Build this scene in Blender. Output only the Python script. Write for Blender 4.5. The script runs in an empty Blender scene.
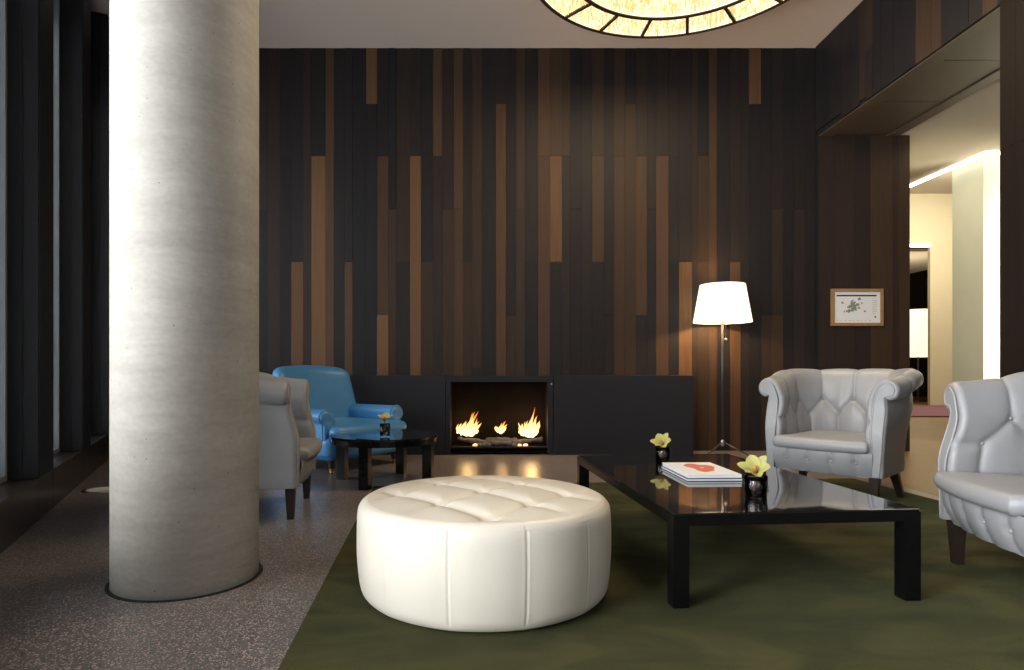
import bpy, bmesh, math, random
from mathutils import Vector, Matrix, noise as mnoise
random.seed(7)
S = bpy.context.scene
COL = S.collection
PI = math.pi

# ------------------------------------------------------------------ camera, world, exposure
EYE = 0.80
FZ = -0.008                                              # hard floor; the rug's top is z = 0
cam_d = bpy.data.cameras.new('camera'); cam = bpy.data.objects.new('camera', cam_d); COL.objects.link(cam)
cam_d.sensor_width = 36.0; cam_d.lens = 36.0 * 625.0 / 1024.0
cam_d.shift_x = 22.0 / 1024.0; cam_d.shift_y = 35.0 / 1024.0
cam_d.clip_start = 0.02
cam.location = (0, 0, EYE); cam.rotation_euler = (PI / 2, 0, 0)
S.camera = cam
S.view_settings.view_transform = 'Standard'; S.view_settings.look = 'None'
S.view_settings.exposure = 0.08; S.view_settings.gamma = 1.0; S.view_settings.use_curve_mapping = False
S.cycles.use_denoising = True
S.cycles.max_bounces = 8; S.cycles.diffuse_bounces = 4; S.cycles.glossy_bounces = 4
S.cycles.transmission_bounces = 8; S.cycles.transparent_max_bounces = 12
S.cycles.sample_clamp_indirect = 6.0
S.cycles.caustics_reflective = False; S.cycles.caustics_refractive = False

W = bpy.data.worlds.new('daylight_sky'); S.world = W; W.use_nodes = True
bg = W.node_tree.nodes['Background']
bg.inputs[0].default_value = (0.80, 0.89, 1.0, 1); bg.inputs[1].default_value = 0.9

def area(name, loc, target, sx, sy, power, color, spread=PI):
    l = bpy.data.lights.new(name, 'AREA'); l.shape = 'RECTANGLE'; l.size = sx; l.size_y = sy
    l.energy = power; l.color = color; l.spread = spread
    o = bpy.data.objects.new(name, l); COL.objects.link(o); o.location = loc
    o.rotation_euler = (Vector(target) - Vector(loc)).to_track_quat('-Z', 'Y').to_euler()
    return o
def point(name, loc, power, color, r=0.05):
    l = bpy.data.lights.new(name, 'POINT'); l.energy = power; l.color = color; l.shadow_soft_size = r
    o = bpy.data.objects.new(name, l); COL.objects.link(o); o.location = loc
    return o

# left facade runs along DW from point P0; NW points into the room
P0 = Vector((-2.146, 2.737, 0)); DW = Vector((-0.4094, 0.9124, 0)).normalized(); NW = Vector((DW.y, -DW.x, 0))
def fac(s, n=0.0, z=0.0):
    return P0 + DW * s + NW * n + Vector((0, 0, z))
PITCH, PIER, S1 = 1.27, 0.36, 0.668
CEIL = 4.02; YB = 6.25
SKY = (1.0, 0.975, 0.945)
KEY = 140.0
WEIGHT = {-5: 0.7, -4: 0.7, -3: 0.9, -2: 1.25, -1: 0.50, 0: 0.26, 1: 0.30, 2: 0.35, 3: 0.35}
for k in range(-5, 4):                                  # daylight entering each window bay
    s0 = S1 + PITCH * (k - 1) + PIER; s1 = S1 + PITCH * k
    if k == 3: s1 = 3.84
    w = s1 - s0
    c = fac((s0 + s1) / 2, -0.34, 1.75)
    pw = KEY * w / 0.91 * WEIGHT[k]
    area('window_daylight', c, c + NW, w, 3.0, pw, SKY)

area('rear_fill_light', (1.0, -3.02, 1.95), (1.0, 0.0, 1.7), 2.3, 3.0, 65, SKY)   # added frontal fill; the window behind the viewer is made up

# ------------------------------------------------------------------ materials
def new_mat(name):
    m = bpy.data.materials.new(name); m.use_nodes = True
    nt = m.node_tree; b = nt.nodes['Principled BSDF']
    return m, nt, b
def rgb(c): return (c[0], c[1], c[2], 1.0)
def mat(name, color, rough=0.5, metal=0.0, var=0.0, scale=20.0, bump=0.0, bscale=200.0, spec=0.5, coat=0.0, sheen=0.0,
        stretch=(1, 1, 1)):
    m, nt, b = new_mat(name)
    b.inputs['Base Color'].default_value = rgb(color); b.inputs['Roughness'].default_value = rough
    b.inputs['Metallic'].default_value = metal; b.inputs['Specular IOR Level'].default_value = spec
    b.inputs['Coat Weight'].default_value = coat
    if sheen: b.inputs['Sheen Weight'].default_value = sheen
    L = nt.links; N = nt.nodes
    tc = N.new('ShaderNodeTexCoord'); mp = N.new('ShaderNodeMapping'); mp.inputs['Scale'].default_value = stretch
    L.new(tc.outputs['Object'], mp.inputs[0])
    if var or True:
        nz = N.new('ShaderNodeTexNoise'); nz.inputs['Scale'].default_value = scale; nz.inputs['Detail'].default_value = 5
        L.new(mp.outputs[0], nz.inputs[0])
        mx = N.new('ShaderNodeMix'); mx.data_type = 'RGBA'
        v = max(var, 0.02)
        mx.inputs[6].default_value = rgb([c * (1 - v) for c in color]); mx.inputs[7].default_value = rgb([min(1, c * (1 + v)) for c in color])
        L.new(nz.outputs[0], mx.inputs[0]); L.new(mx.outputs[2], b.inputs['Base Color'])
    if bump:
        n2 = N.new('ShaderNodeTexNoise'); n2.inputs['Scale'].default_value = bscale; n2.inputs['Detail'].default_value = 3
        L.new(mp.outputs[0], n2.inputs[0])
        bp = N.new('ShaderNodeBump'); bp.inputs['Strength'].default_value = bump; bp.inputs['Distance'].default_value = 0.004
        L.new(n2.outputs[0], bp.inputs['Height']); L.new(bp.outputs[0], b.inputs['Normal'])
    return m
def emis(name, color, strength, base=(0.8, 0.8, 0.8)):
    m, nt, b = new_mat(name)
    b.inputs['Base Color'].default_value = rgb(base); b.inputs['Roughness'].default_value = 0.6
    b.inputs['Emission Color'].default_value = rgb(color); b.inputs['Emission Strength'].default_value = strength
    nz = nt.nodes.new('ShaderNodeTexNoise'); nz.inputs['Scale'].default_value = 6
    mr = nt.nodes.new('ShaderNodeMapRange'); mr.inputs['To Min'].default_value = strength * 0.9; mr.inputs['To Max'].default_value = strength * 1.1
    nt.links.new(nz.outputs[0], mr.inputs[0]); nt.links.new(mr.outputs[0], b.inputs['Emission Strength'])
    return m

def wood_mat():
    m, nt, b = new_mat('smoked_oak_planks'); N, L = nt.nodes, nt.links
    at = N.new('ShaderNodeAttribute'); at.attribute_name = 'tone'
    sp = N.new('ShaderNodeSeparateColor'); L.new(at.outputs['Color'], sp.inputs[0])
    tc = N.new('ShaderNodeTexCoord'); mp = N.new('ShaderNodeMapping'); mp.inputs['Scale'].default_value = (60, 60, 2.2)
    L.new(tc.outputs['Object'], mp.inputs[0])
    off = N.new('ShaderNodeVectorMath'); off.operation = 'ADD'; L.new(mp.outputs[0], off.inputs[0])
    cb = N.new('ShaderNodeCombineXYZ'); ml = N.new('ShaderNodeMath'); ml.operation = 'MULTIPLY'; ml.inputs[1].default_value = 57.0
    L.new(sp.outputs[1], ml.inputs[0]); L.new(ml.outputs[0], cb.inputs[2]); L.new(cb.outputs[0], off.inputs[1])
    nz = N.new('ShaderNodeTexNoise'); nz.inputs['Scale'].default_value = 1.0; nz.inputs['Detail'].default_value = 5; nz.inputs['Distortion'].default_value = 0.6
    L.new(off.outputs[0], nz.inputs[0])
    ramp = N.new('ShaderNodeValToRGB'); e = ramp.color_ramp.elements
    e[0].position = 0.0; e[0].color = rgb((0.015, 0.014, 0.016)); e[1].position = 1.0; e[1].color = rgb((0.145, 0.075, 0.037))
    a = e.new(0.33); a.color = rgb((0.042, 0.026, 0.018)); a = e.new(0.66); a.color = rgb((0.084, 0.045, 0.025))
    L.new(sp.outputs[0], ramp.inputs[0])
    mr = N.new('ShaderNodeMapRange'); mr.inputs['To Min'].default_value = 0.62; mr.inputs['To Max'].default_value = 1.38
    L.new(nz.outputs[0], mr.inputs[0])
    mx = N.new('ShaderNodeMix'); mx.data_type = 'RGBA'; mx.blend_type = 'MULTIPLY'; mx.inputs[0].default_value = 1.0
    L.new(ramp.outputs[0], mx.inputs[6]); L.new(mr.outputs[0], mx.inputs[7])
    L.new(mx.outputs[2], b.inputs['Base Color'])
    b.inputs['Roughness'].default_value = 0.5; b.inputs['Specular IOR Level'].default_value = 0.18
    bp = N.new('ShaderNodeBump'); bp.inputs['Strength'].default_value = 0.12; bp.inputs['Distance'].default_value = 0.003
    L.new(nz.outputs[0], bp.inputs['Height']); L.new(bp.outputs[0], b.inputs['Normal'])
    return m

def terrazzo_mat(name, base, chip, dark, rough):
    m, nt, b = new_mat(name); N, L = nt.nodes, nt.links
    tc = N.new('ShaderNodeTexCoord')
    def vor(scale):
        v = N.new('ShaderNodeTexVoronoi'); v.inputs['Scale'].default_value = scale; L.new(tc.outputs['Object'], v.inputs[0]); return v
    def chips(scale, lo, prev, col, keep):
        v = vor(scale)
        lt = N.new('ShaderNodeMath'); lt.operation = 'LESS_THAN'; lt.inputs[1].default_value = lo; L.new(v.outputs['Distance'], lt.inputs[0])
        sc = N.new('ShaderNodeSeparateColor'); L.new(v.outputs['Color'], sc.inputs[0])
        k = N.new('ShaderNodeMath'); k.operation = 'LESS_THAN'; k.inputs[1].default_value = keep; L.new(sc.outputs[0], k.inputs[0])
        mu = N.new('ShaderNodeMath'); mu.operation = 'MULTIPLY'; L.new(lt.outputs[0], mu.inputs[0]); L.new(k.outputs[0], mu.inputs[1])
        mx = N.new('ShaderNodeMix'); mx.data_type = 'RGBA'; L.new(mu.outputs[0], mx.inputs[0]); L.new(prev, mx.inputs[6]); mx.inputs[7].default_value = rgb(col)
        return mx.outputs[2]
    nz = N.new('ShaderNodeTexNoise'); nz.inputs['Scale'].default_value = 1.6; nz.inputs['Detail'].default_value = 4; L.new(tc.outputs['Object'], nz.inputs[0])
    mx = N.new('ShaderNodeMix'); mx.data_type = 'RGBA'; L.new(nz.outputs[0], mx.inputs[0])
    mx.inputs[6].default_value = rgb([c * 0.5 for c in base]); mx.inputs[7].default_value = rgb([c * 1.5 for c in base])
    o = chips(140, 0.42, mx.outputs[2], dark, 0.4)
    o = chips(170, 0.40, o, chip, 0.30)
    o = chips(95, 0.30, o, [c * 0.8 for c in chip], 0.22)
    L.new(o, b.inputs['Base Color']); b.inputs['Roughness'].default_value = rough; b.inputs['Specular IOR Level'].default_value = 0.42
    return m

def concrete_mat():
    m, nt, b = new_mat('fair_faced_concrete'); N, L = nt.nodes, nt.links
    tc = N.new('ShaderNodeTexCoord')
    def nz(scale, st, det=6):
        mp = N.new('ShaderNodeMapping'); mp.inputs['Scale'].default_value = st; L.new(tc.outputs['Object'], mp.inputs[0])
        n = N.new('ShaderNodeTexNoise'); n.inputs['Scale'].default_value = scale; n.inputs['Detail'].default_value = det; L.new(mp.outputs[0], n.inputs[0]); return n
    a = nz(3.0, (1, 1, 3.5)); c = nz(38, (1, 1, 1.6), 4); d = nz(9, (0.6, 0.6, 5), 5)
    r = N.new('ShaderNodeValToRGB'); e = r.color_ramp.elements
    e[0].position = 0.28; e[0].color = rgb((0.44, 0.405, 0.36)); e[1].position = 0.70; e[1].color = rgb((0.70, 0.655, 0.585))
    ad = N.new('ShaderNodeMath'); ad.operation = 'MULTIPLY_ADD'; ad.inputs[1].default_value = 0.5
    hf = N.new('ShaderNodeMath'); hf.operation = 'MULTIPLY'; hf.inputs[1].default_value = 0.28; L.new(c.outputs[0], hf.inputs[0])
    h2 = N.new('ShaderNodeMath'); h2.operation = 'MULTIPLY_ADD'; h2.inputs[1].default_value = 0.22; L.new(d.outputs[0], h2.inputs[0]); L.new(hf.outputs[0], h2.inputs[2])
    L.new(a.outputs[0], ad.inputs[0]); L.new(h2.outputs[0], ad.inputs[2]); L.new(ad.outputs[0], r.inputs[0])
    v = N.new('ShaderNodeTexVoronoi'); v.inputs['Scale'].default_value = 20; L.new(tc.outputs['Object'], v.inputs[0])
    lt = N.new('ShaderNodeMath'); lt.operation = 'LESS_THAN'; lt.inputs[1].default_value = 0.055; L.new(v.outputs['Distance'], lt.inputs[0])
    mx = N.new('ShaderNodeMix'); mx.data_type = 'RGBA'; L.new(lt.outputs[0], mx.inputs[0]); L.new(r.outputs[0], mx.inputs[6]); mx.inputs[7].default_value = rgb((0.30, 0.28, 0.25))
    L.new(mx.outputs[2], b.inputs['Base Color']); b.inputs['Roughness'].default_value = 0.75; b.inputs['Specular IOR Level'].default_value = 0.25
    bp = N.new('ShaderNodeBump'); bp.inputs['Strength'].default_value = 0.15; bp.inputs['Distance'].default_value = 0.01
    L.new(c.outputs[0], bp.inputs['Height']); L.new(bp.outputs[0], b.inputs['Normal'])
    return m

def rug_mat():
    m, nt, b = new_mat('olive_pile'); N, L = nt.nodes, nt.links
    tc = N.new('ShaderNodeTexCoord')
    def nz(scale, st, det, dist=0.0):
        mp = N.new('ShaderNodeMapping'); mp.inputs['Scale'].default_value = st; L.new(tc.outputs['Object'], mp.inputs[0])
        n = N.new('ShaderNodeTexNoise'); n.inputs['Scale'].default_value = scale; n.inputs['Detail'].default_value = det; n.inputs['Distortion'].default_value = dist
        L.new(mp.outputs[0], n.inputs[0]); return n
    a = nz(3.2, (0.8, 1.6, 1), 5, 0.8); f = nz(420, (1, 1, 1), 2)
    r = N.new('ShaderNodeValToRGB'); e = r.color_ramp.elements
    e[0].position = 0.36; e[0].color = rgb((0.018, 0.018, 0.009)); e[1].position = 0.66; e[1].color = rgb((0.050, 0.044, 0.018))
    L.new(a.outputs[0], r.inputs[0])
    mr = N.new('ShaderNodeMapRange'); mr.inputs['To Min'].default_value = 0.7; mr.inputs['To Max'].default_value = 1.3; L.new(f.outputs[0], mr.inputs[0])
    mx = N.new('ShaderNodeMix'); mx.data_type = 'RGBA'; mx.blend_type = 'MULTIPLY'; mx.inputs[0].default_value = 1
    L.new(r.outputs[0], mx.inputs[6]); L.new(mr.outputs[0], mx.inputs[7]); L.new(mx.outputs[2], b.inputs['Base Color'])
    b.inputs['Roughness'].default_value = 0.95; b.inputs['Specular IOR Level'].default_value = 0.1
    b.inputs['Sheen Weight'].default_value = 0.12; b.inputs['Sheen Tint'].default_value = rgb((0.5, 0.55, 0.25)); b.inputs['Sheen Roughness'].default_value = 0.5
    bp = N.new('ShaderNodeBump'); bp.inputs['Strength'].default_value = 0.5; bp.inputs['Distance'].default_value = 0.006
    L.new(f.outputs[0], bp.inputs['Height']); L.new(bp.outputs[0], b.inputs['Normal'])
    return m

def flame_mat():
    m, nt, b = new_mat('gas_flame'); N, L = nt.nodes, nt.links
    N.remove(b); out = N['Material Output']
    tc = N.new('ShaderNodeTexCoord'); sp = N.new('ShaderNodeSeparateXYZ'); L.new(tc.outputs['Generated'], sp.inputs[0])
    nz = N.new('ShaderNodeTexNoise'); nz.inputs['Scale'].default_value = 9; L.new(tc.outputs['Generated'], nz.inputs[0])
    ad = N.new('ShaderNodeMath'); ad.operation = 'MULTIPLY_ADD'; ad.inputs[1].default_value = 0.35; L.new(nz.outputs[0], ad.inputs[0]); L.new(sp.outputs[2], ad.inputs[2])
    r = N.new('ShaderNodeValToRGB'); e = r.color_ramp.elements
    e[0].position = 0.12; e[0].color = rgb((1, 0.80, 0.42)); e[1].position = 1.1; e[1].color = rgb((1, 0.26, 0.04))
    a = e.new(0.55); a.color = rgb((1, 0.62, 0.20)); L.new(ad.outputs[0], r.inputs[0])
    em = N.new('ShaderNodeEmission'); em.inputs[1].default_value = 2.5; L.new(r.outputs[0], em.inputs[0])
    tr = N.new('ShaderNodeBsdfTransparent')
    lw = N.new('ShaderNodeLayerWeight'); lw.inputs[0].default_value = 0.35
    mu = N.new('ShaderNodeMath'); mu.operation = 'MULTIPLY_ADD'; mu.inputs[1].default_value = 0.45; L.new(sp.outputs[2], mu.inputs[0]); L.new(lw.outputs['Facing'], mu.inputs[2])
    cl = N.new('ShaderNodeClamp'); cl.inputs['Max'].default_value = 0.93; L.new(mu.outputs[0], cl.inputs[0])
    ms = N.new('ShaderNodeMixShader'); L.new(cl.outputs[0], ms.inputs[0]); L.new(em.outputs[0], ms.inputs[1]); L.new(tr.outputs[0], ms.inputs[2])
    L.new(ms.outputs[0], out.inputs[0])
    return m

def glass_mat(name, color=(0.95, 0.98, 1.0), transp=0.85):
    m, nt, b = new_mat(name); N, L = nt.nodes, nt.links
    N.remove(b); out = N['Material Output']
    tr = N.new('ShaderNodeBsdfTransparent'); tr.inputs[0].default_value = rgb(color)
    gl = N.new('ShaderNodeBsdfGlossy'); gl.inputs['Roughness'].default_value = 0.02
    fr = N.new('ShaderNodeFresnel'); fr.inputs[0].default_value = 1.5
    ms = N.new('ShaderNodeMixShader'); L.new(fr.outputs[0], ms.inputs[0]); L.new(tr.outputs[0], ms.inputs[1]); L.new(gl.outputs[0], ms.inputs[2])
    L.new(ms.outputs[0], out.inputs[0])
    return m

def crystal_mat():
    m, nt, b = new_mat('lit_glass_rods'); N, L = nt.nodes, nt.links
    at = N.new('ShaderNodeAttribute'); at.attribute_name = 'glow'
    r = N.new('ShaderNodeValToRGB'); e = r.color_ramp.elements
    e[0].position = 0.0; e[0].color = rgb((0.42, 0.25, 0.08)); e[1].position = 0.62; e[1].color = rgb((1.0, 0.86, 0.56))
    L.new(at.outputs['Color'], r.inputs[0])
    b.inputs['Base Color'].default_value = rgb((0.6, 0.55, 0.4)); b.inputs['Roughness'].default_value = 0.25
    L.new(r.outputs[0], b.inputs['Emission Color']); b.inputs['Emission Strength'].default_value = 1.0
    return m

M = {}
M['wood'] = wood_mat()
M['terrazzo'] = terrazzo_mat('dark_terrazzo', (0.140, 0.130, 0.127), (0.64, 0.47, 0.44), (0.05, 0.043, 0.04), 0.28)
M['concrete'] = concrete_mat()
M['rug'] = rug_mat()
M['flame'] = flame_mat()
M['glass'] = glass_mat('window_glass')
M['tumbler'] = glass_mat('tumbler_glass', (0.86, 0.86, 0.88))
M['rods'] = crystal_mat()
M['ceiling'] = mat('ceiling_paint', (0.80, 0.67, 0.58), 0.9, var=0.03, scale=3)
M['paint'] = mat('warm_plaster', (0.55, 0.50, 0.42), 0.9, var=0.04, scale=3)
M['facade'] = mat('dark_bronze_metal', (0.012, 0.0125, 0.015), 0.42, 0.0, var=0.15, scale=4, stretch=(1, 1, 0.1), spec=0.25)
M['sill'] = mat('sill_bronze', (0.030, 0.024, 0.019), 0.28, 0.1, var=0.2, scale=6)
M['alu'] = mat('anodised_frame', (0.30, 0.33, 0.36), 0.4, 0.6)
M['blacksteel'] = mat('blackened_steel_panel', (0.014, 0.0142, 0.019), 0.55, 0.0, var=0.15, scale=3, spec=0.25)
M['firebox'] = mat('firebox_lining', (0.010, 0.007, 0.006), 0.85, var=0.4, scale=8, spec=0.08)
M['log'] = mat('charred_log', (0.13, 0.11, 0.10), 0.9, var=0.8, scale=25, bump=1.0, bscale=40)
M['ember'] = emis('glowing_ember', (1.0, 0.30, 0.10), 2.0)
M['silver'] = mat('silver_grey_leather', (0.275, 0.272, 0.282), 0.40, var=0.05, scale=8, bump=0.15, bscale=260)
M['silver2'] = mat('silver_grey_piping', (0.30, 0.295, 0.30), 0.42)
M['cream'] = mat('cream_leather', (0.74, 0.680, 0.585), 0.42, var=0.03, scale=8, bump=0.12, bscale=220)
M['blue'] = mat('blue_leather', (0.060, 0.240, 0.500), 0.36, var=0.10, scale=6, bump=0.12, bscale=220)
M['darkwood'] = mat('espresso_wood', (0.022, 0.013, 0.010), 0.35, var=0.3, scale=30, stretch=(1, 1, 0.15))
M['lacquer'] = mat('black_lacquer', (0.003, 0.003, 0.0035), 0.22, var=0.1, spec=0.35)
M['lacquertop'] = mat('polished_black_top', (0.006, 0.006, 0.007), 0.035, var=0.05, spec=0.75, coat=0.5)
M['black'] = mat('black_base', (0.008, 0.008, 0.008), 0.6)
M['brass'] = mat('brass_caster', (0.55, 0.36, 0.14), 0.3, 1.0)
M['steel'] = mat('brushed_steel', (0.45, 0.45, 0.46), 0.3, 1.0)
M['darkmetal'] = mat('dark_lamp_metal', (0.10, 0.09, 0.085), 0.35, 0.8)
M['shade'] = emis('lit_lamp_shade', (1.0, 0.86, 0.62), 1.45, (0.9, 0.85, 0.75))
M['plate'] = emis('lit_back_plate', (1.0, 0.84, 0.54), 0.75)
M['bronze'] = mat('bronze_ring', (0.055, 0.034, 0.016), 0.45, 0.3)
M['oak'] = mat('light_oak_frame', (0.33, 0.19, 0.085), 0.5, var=0.2, scale=20)
M['white'] = mat('white_paper', (0.78, 0.77, 0.77), 0.6)
M['pages'] = mat('page_edges', (0.70, 0.69, 0.68), 0.8, var=0.06, scale=5, stretch=(1, 1, 300))
M['orange'] = mat('orange_print', (0.62, 0.12, 0.055), 0.5, var=0.12, scale=20)
M['ink'] = mat('dark_ink', (0.03, 0.03, 0.035), 0.6)
M['mapgreen'] = mat('map_green_print', (0.22, 0.25, 0.19), 0.6, var=0.3, scale=60)
M['mapgrey'] = mat('map_grey_print', (0.45, 0.44, 0.44), 0.6)
M['navywhite'] = mat('white_book_cover', (0.76, 0.75, 0.76), 0.5)
M['navy'] = mat('navy_cover', (0.035, 0.04, 0.10), 0.5)
M['petal'] = mat('yellow_green_petal', (0.68, 0.65, 0.24), 0.5, var=0.12, scale=30)
M['petal2'] = mat('pale_cream_petal', (0.80, 0.72, 0.36), 0.5, var=0.1, scale=30)
M['lip'] = mat('orchid_lip', (0.50, 0.20, 0.05), 0.5, var=0.3, scale=40)
M['stem'] = mat('flower_stem', (0.10, 0.14, 0.03), 0.6)
M['darkfill'] = mat('dark_vase_filling', (0.075, 0.042, 0.030), 0.3, var=0.3, scale=40)
M['tan'] = mat('honey_stone_floor', (0.17, 0.098, 0.036), 0.38, var=0.25, scale=2.5, spec=0.3)
M['pink'] = mat('mauve_rug', (0.165, 0.072, 0.105), 0.9, var=0.08, scale=30)
M['cove'] = emis('cove_light_strip', (1.0, 0.93, 0.72), 6.0)
M['lobbywall'] = mat('lobby_plaster', (0.50, 0.45, 0.33), 0.9, var=0.05, scale=3)
M['sage'] = mat('sage_plaster', (0.52, 0.54, 0.47), 0.85, var=0.08, scale=4)
M['lampfar'] = emis('far_lamp_shade', (1.0, 0.84, 0.55), 1.3)

# ------------------------------------------------------------------ mesh helpers
def link(name, bm, m, parent=None, smooth=False, loc=None, rot=None):
    me = bpy.data.meshes.new(name)
    bmesh.ops.recalc_face_normals(bm, faces=bm.faces[:])
    bm.to_mesh(me); bm.free()
    for x in (m if isinstance(m, (list, tuple)) else [m]): me.materials.append(x)
    if smooth:
        for p in me.polygons: p.use_smooth = True
    o = bpy.data.objects.new(name, me); COL.objects.link(o)
    if parent: o.parent = parent
    if loc is not None: o.location = loc
    if rot is not None: o.rotation_euler = rot
    return o
def thing(name, label, cat, loc=(0, 0, 0), rz=0.0, group=None):
    o = bpy.data.objects.new(name, None); COL.objects.link(o); o.empty_display_size = 0.1
    o.location = loc; o.rotation_euler = (0, 0, rz); return tag(o, label, cat, group)
def tag(o, label, cat, group=None):
    o['label'] = label; o['category'] = cat
    if group: o['group'] = group
    return o
def struct(o): o['kind'] = 'structure'; return o

def box(bm, x0, x1, y0, y1, z0, z1, bev=0.0, mi=0, mtx=None):
    vs = [bm.verts.new(p) for p in ((x0, y0, z0), (x1, y0, z0), (x1, y1, z0), (x0, y1, z0), (x0, y0, z1), (x1, y0, z1), (x1, y1, z1), (x0, y1, z1))]
    fs = [bm.faces.new([vs[i] for i in q]) for q in ((0, 3, 2, 1), (4, 5, 6, 7), (0, 1, 5, 4), (1, 2, 6, 5), (2, 3, 7, 6), (3, 0, 4, 7))]
    for f in fs: f.material_index = mi
    if mtx is not None: bmesh.ops.transform(bm, matrix=mtx, verts=vs)
    if bev:
        es = list({e for f in fs for e in f.edges})
        bmesh.ops.bevel(bm, geom=es, offset=bev, segments=2, affect='EDGES', profile=0.7)
    return fs
def BX(*a, **k):
    bm = bmesh.new(); box(bm, *a, **k); return bm
def lathe(bm, prof, seg=32, c=(0, 0, 0), cap=True, mi=0, closed=False):
    rings = []
    for r, z in prof:
        rings.append([bm.verts.new((c[0] + r * math.cos(2 * PI * i / seg), c[1] + r * math.sin(2 * PI * i / seg), c[2] + z)) for i in range(seg)])
    n = len(rings)
    for a in range(n if closed else n - 1):
        A, B = rings[a], rings[(a + 1) % n]
        for i in range(seg):
            j = (i + 1) % seg
            bm.faces.new((A[i], A[j], B[j], B[i])).material_index = mi
    if cap and not closed:
        bm.faces.new(rings[0][::-1]).material_index = mi; bm.faces.new(rings[-1]).material_index = mi
    return rings
def tube(bm, pts, rad, seg=8, closed=False, mi=0):
    pts = [Vector(p) for p in pts]; n = len(pts); rings = []
    up = None
    for i, p in enumerate(pts):
        if closed: t = (pts[(i + 1) % n] - pts[i - 1])
        else: t = pts[min(i + 1, n - 1)] - pts[max(i - 1, 0)]
        t.normalize()
        if up is None:
            up = Vector((0, 0, 1)) if abs(t.z) < 0.9 else Vector((1, 0, 0))
        a = (up - t * up.dot(t)).normalized(); up = a; b = t.cross(a)
        r = rad(i / max(1, n - 1)) if callable(rad) else rad
        rings.append([bm.verts.new(p + a * r * math.cos(2 * PI * k / seg) + b * r * math.sin(2 * PI * k / seg)) for k in range(seg)])
    for i in range(n if closed else n - 1):
        A, B = rings[i], rings[(i + 1) % n]
        for k in range(seg):
            l = (k + 1) % seg
            bm.faces.new((A[k], A[l], B[l], B[k])).material_index = mi
    if not closed:
        bm.faces.new(rings[0][::-1]).material_index = mi; bm.faces.new(rings[-1]).material_index = mi
def grid(bm, nu, nv, fn, wrap=False, mi=0):
    V = [[bm.verts.new(fn(i, j)) for j in range(nv)] for i in range(nu)]
    for i in range(nu if wrap else nu - 1):
        for j in range(nv - 1):
            a = (i + 1) % nu
            bm.faces.new((V[i][j], V[a][j], V[a][j + 1], V[i][j + 1])).material_index = mi
    return V
def poly_prism(bm, pts, z0, z1, mi=0):
    a = [bm.verts.new((p[0], p[1], z0)) for p in pts]; b = [bm.verts.new((p[0], p[1], z1)) for p in pts]
    n = len(pts)
    bm.faces.new(a[::-1]).material_index = mi; bm.faces.new(b).material_index = mi
    for i in range(n):
        bm.faces.new((a[i], a[(i + 1) % n], b[(i + 1) % n], b[i])).material_index = mi
def ball(bm, c, rx, ry=None, rz=None, u=14, v=8, mi=0):
    ry = ry or rx; rz = rz or rx
    ret = bmesh.ops.create_uvsphere(bm, u_segments=u, v_segments=v, radius=1.0)
    for w in ret['verts']: w.co = Vector((w.co.x * rx + c[0], w.co.y * ry + c[1], w.co.z * rz + c[2]))
    for f in {f for w in ret['verts'] for f in w.link_faces}: f.material_index = mi
def soft_box(bm, sx, sy, sz, r, n=14, fn=None):
    """half sizes sx, sy, sz with edge radius r; fn deforms the finished points"""
    def axis(s):
        out = []
        k = 5
        for i in range(k): out.append(-s + r * (1 - math.cos(PI / 2 * i / k)))
        m = max(2, n)
        for i in range(m + 1): out.append(-(s - r) + 2 * (s - r) * i / m)
        for i in range(k - 1, -1, -1): out.append(s - r * (1 - math.cos(PI / 2 * i / k)))
        return out
    ax, ay, az = axis(sx), axis(sy), axis(sz); cache = {}
    def V(x, y, z):
        key = (round(x, 5), round(y, 5), round(z, 5))
        if key not in cache:
            p = Vector((x, y, z))
            c = Vector((max(-sx + r, min(sx - r, x)), max(-sy + r, min(sy - r, y)), max(-sz + r, min(sz - r, z))))
            d = p - c
            if d.length > 1e-9: p = c + d.normalized() * r
            if fn: p = Vector(fn(p))
            cache[key] = bm.verts.new(p)
        return cache[key]
    def face(A, B, f):
        for i in range(len(A) - 1):
            for j in range(len(B) - 1):
                q = [f(A[i], B[j]), f(A[i + 1], B[j]), f(A[i + 1], B[j + 1]), f(A[i], B[j + 1])]
                vs = []
                for p in q:
                    v = V(*p)
                    if v not in vs: vs.append(v)
                if len(vs) > 2:
                    try: bm.faces.new(vs)
                    except ValueError: pass
    for s in (-1, 1):
        face(ax, ay, lambda a, b: (a, b, s * sz)); face(ax, az, lambda a, b: (a, s * sy, b)); face(ay, az, lambda a, b: (s * sx, a, b))
def catmull(P, per):
    out = []
    n = len(P)
    for i in range(n - 1):
        p0, p1, p2, p3 = P[max(i - 1, 0)], P[i], P[i + 1], P[min(i + 2, n - 1)]
        for k in range(per):
            t = k / per
            out.append(tuple(0.5 * (2 * b + (c - a) * t + (2 * a - 5 * b + 4 * c - d) * t * t + (3 * b - a - 3 * c + d) * t ** 3) for a, b, c, d in zip(p0, p1, p2, p3)))
    out.append(tuple(P[-1]))
    return out
def children(o): return [c for c in bpy.data.objects if c.parent == o]
def copy_tree(o, parent=None):
    c = o.copy(); COL.objects.link(c); c.parent = parent
    for ch in KIDS.get(o.name, []): copy_tree(ch, c)
    return c
KIDS = {}
def index_kids():
    KIDS.clear()
    for o in bpy.data.objects:
        if o.parent: KIDS.setdefault(o.parent.name, []).append(o)

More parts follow.
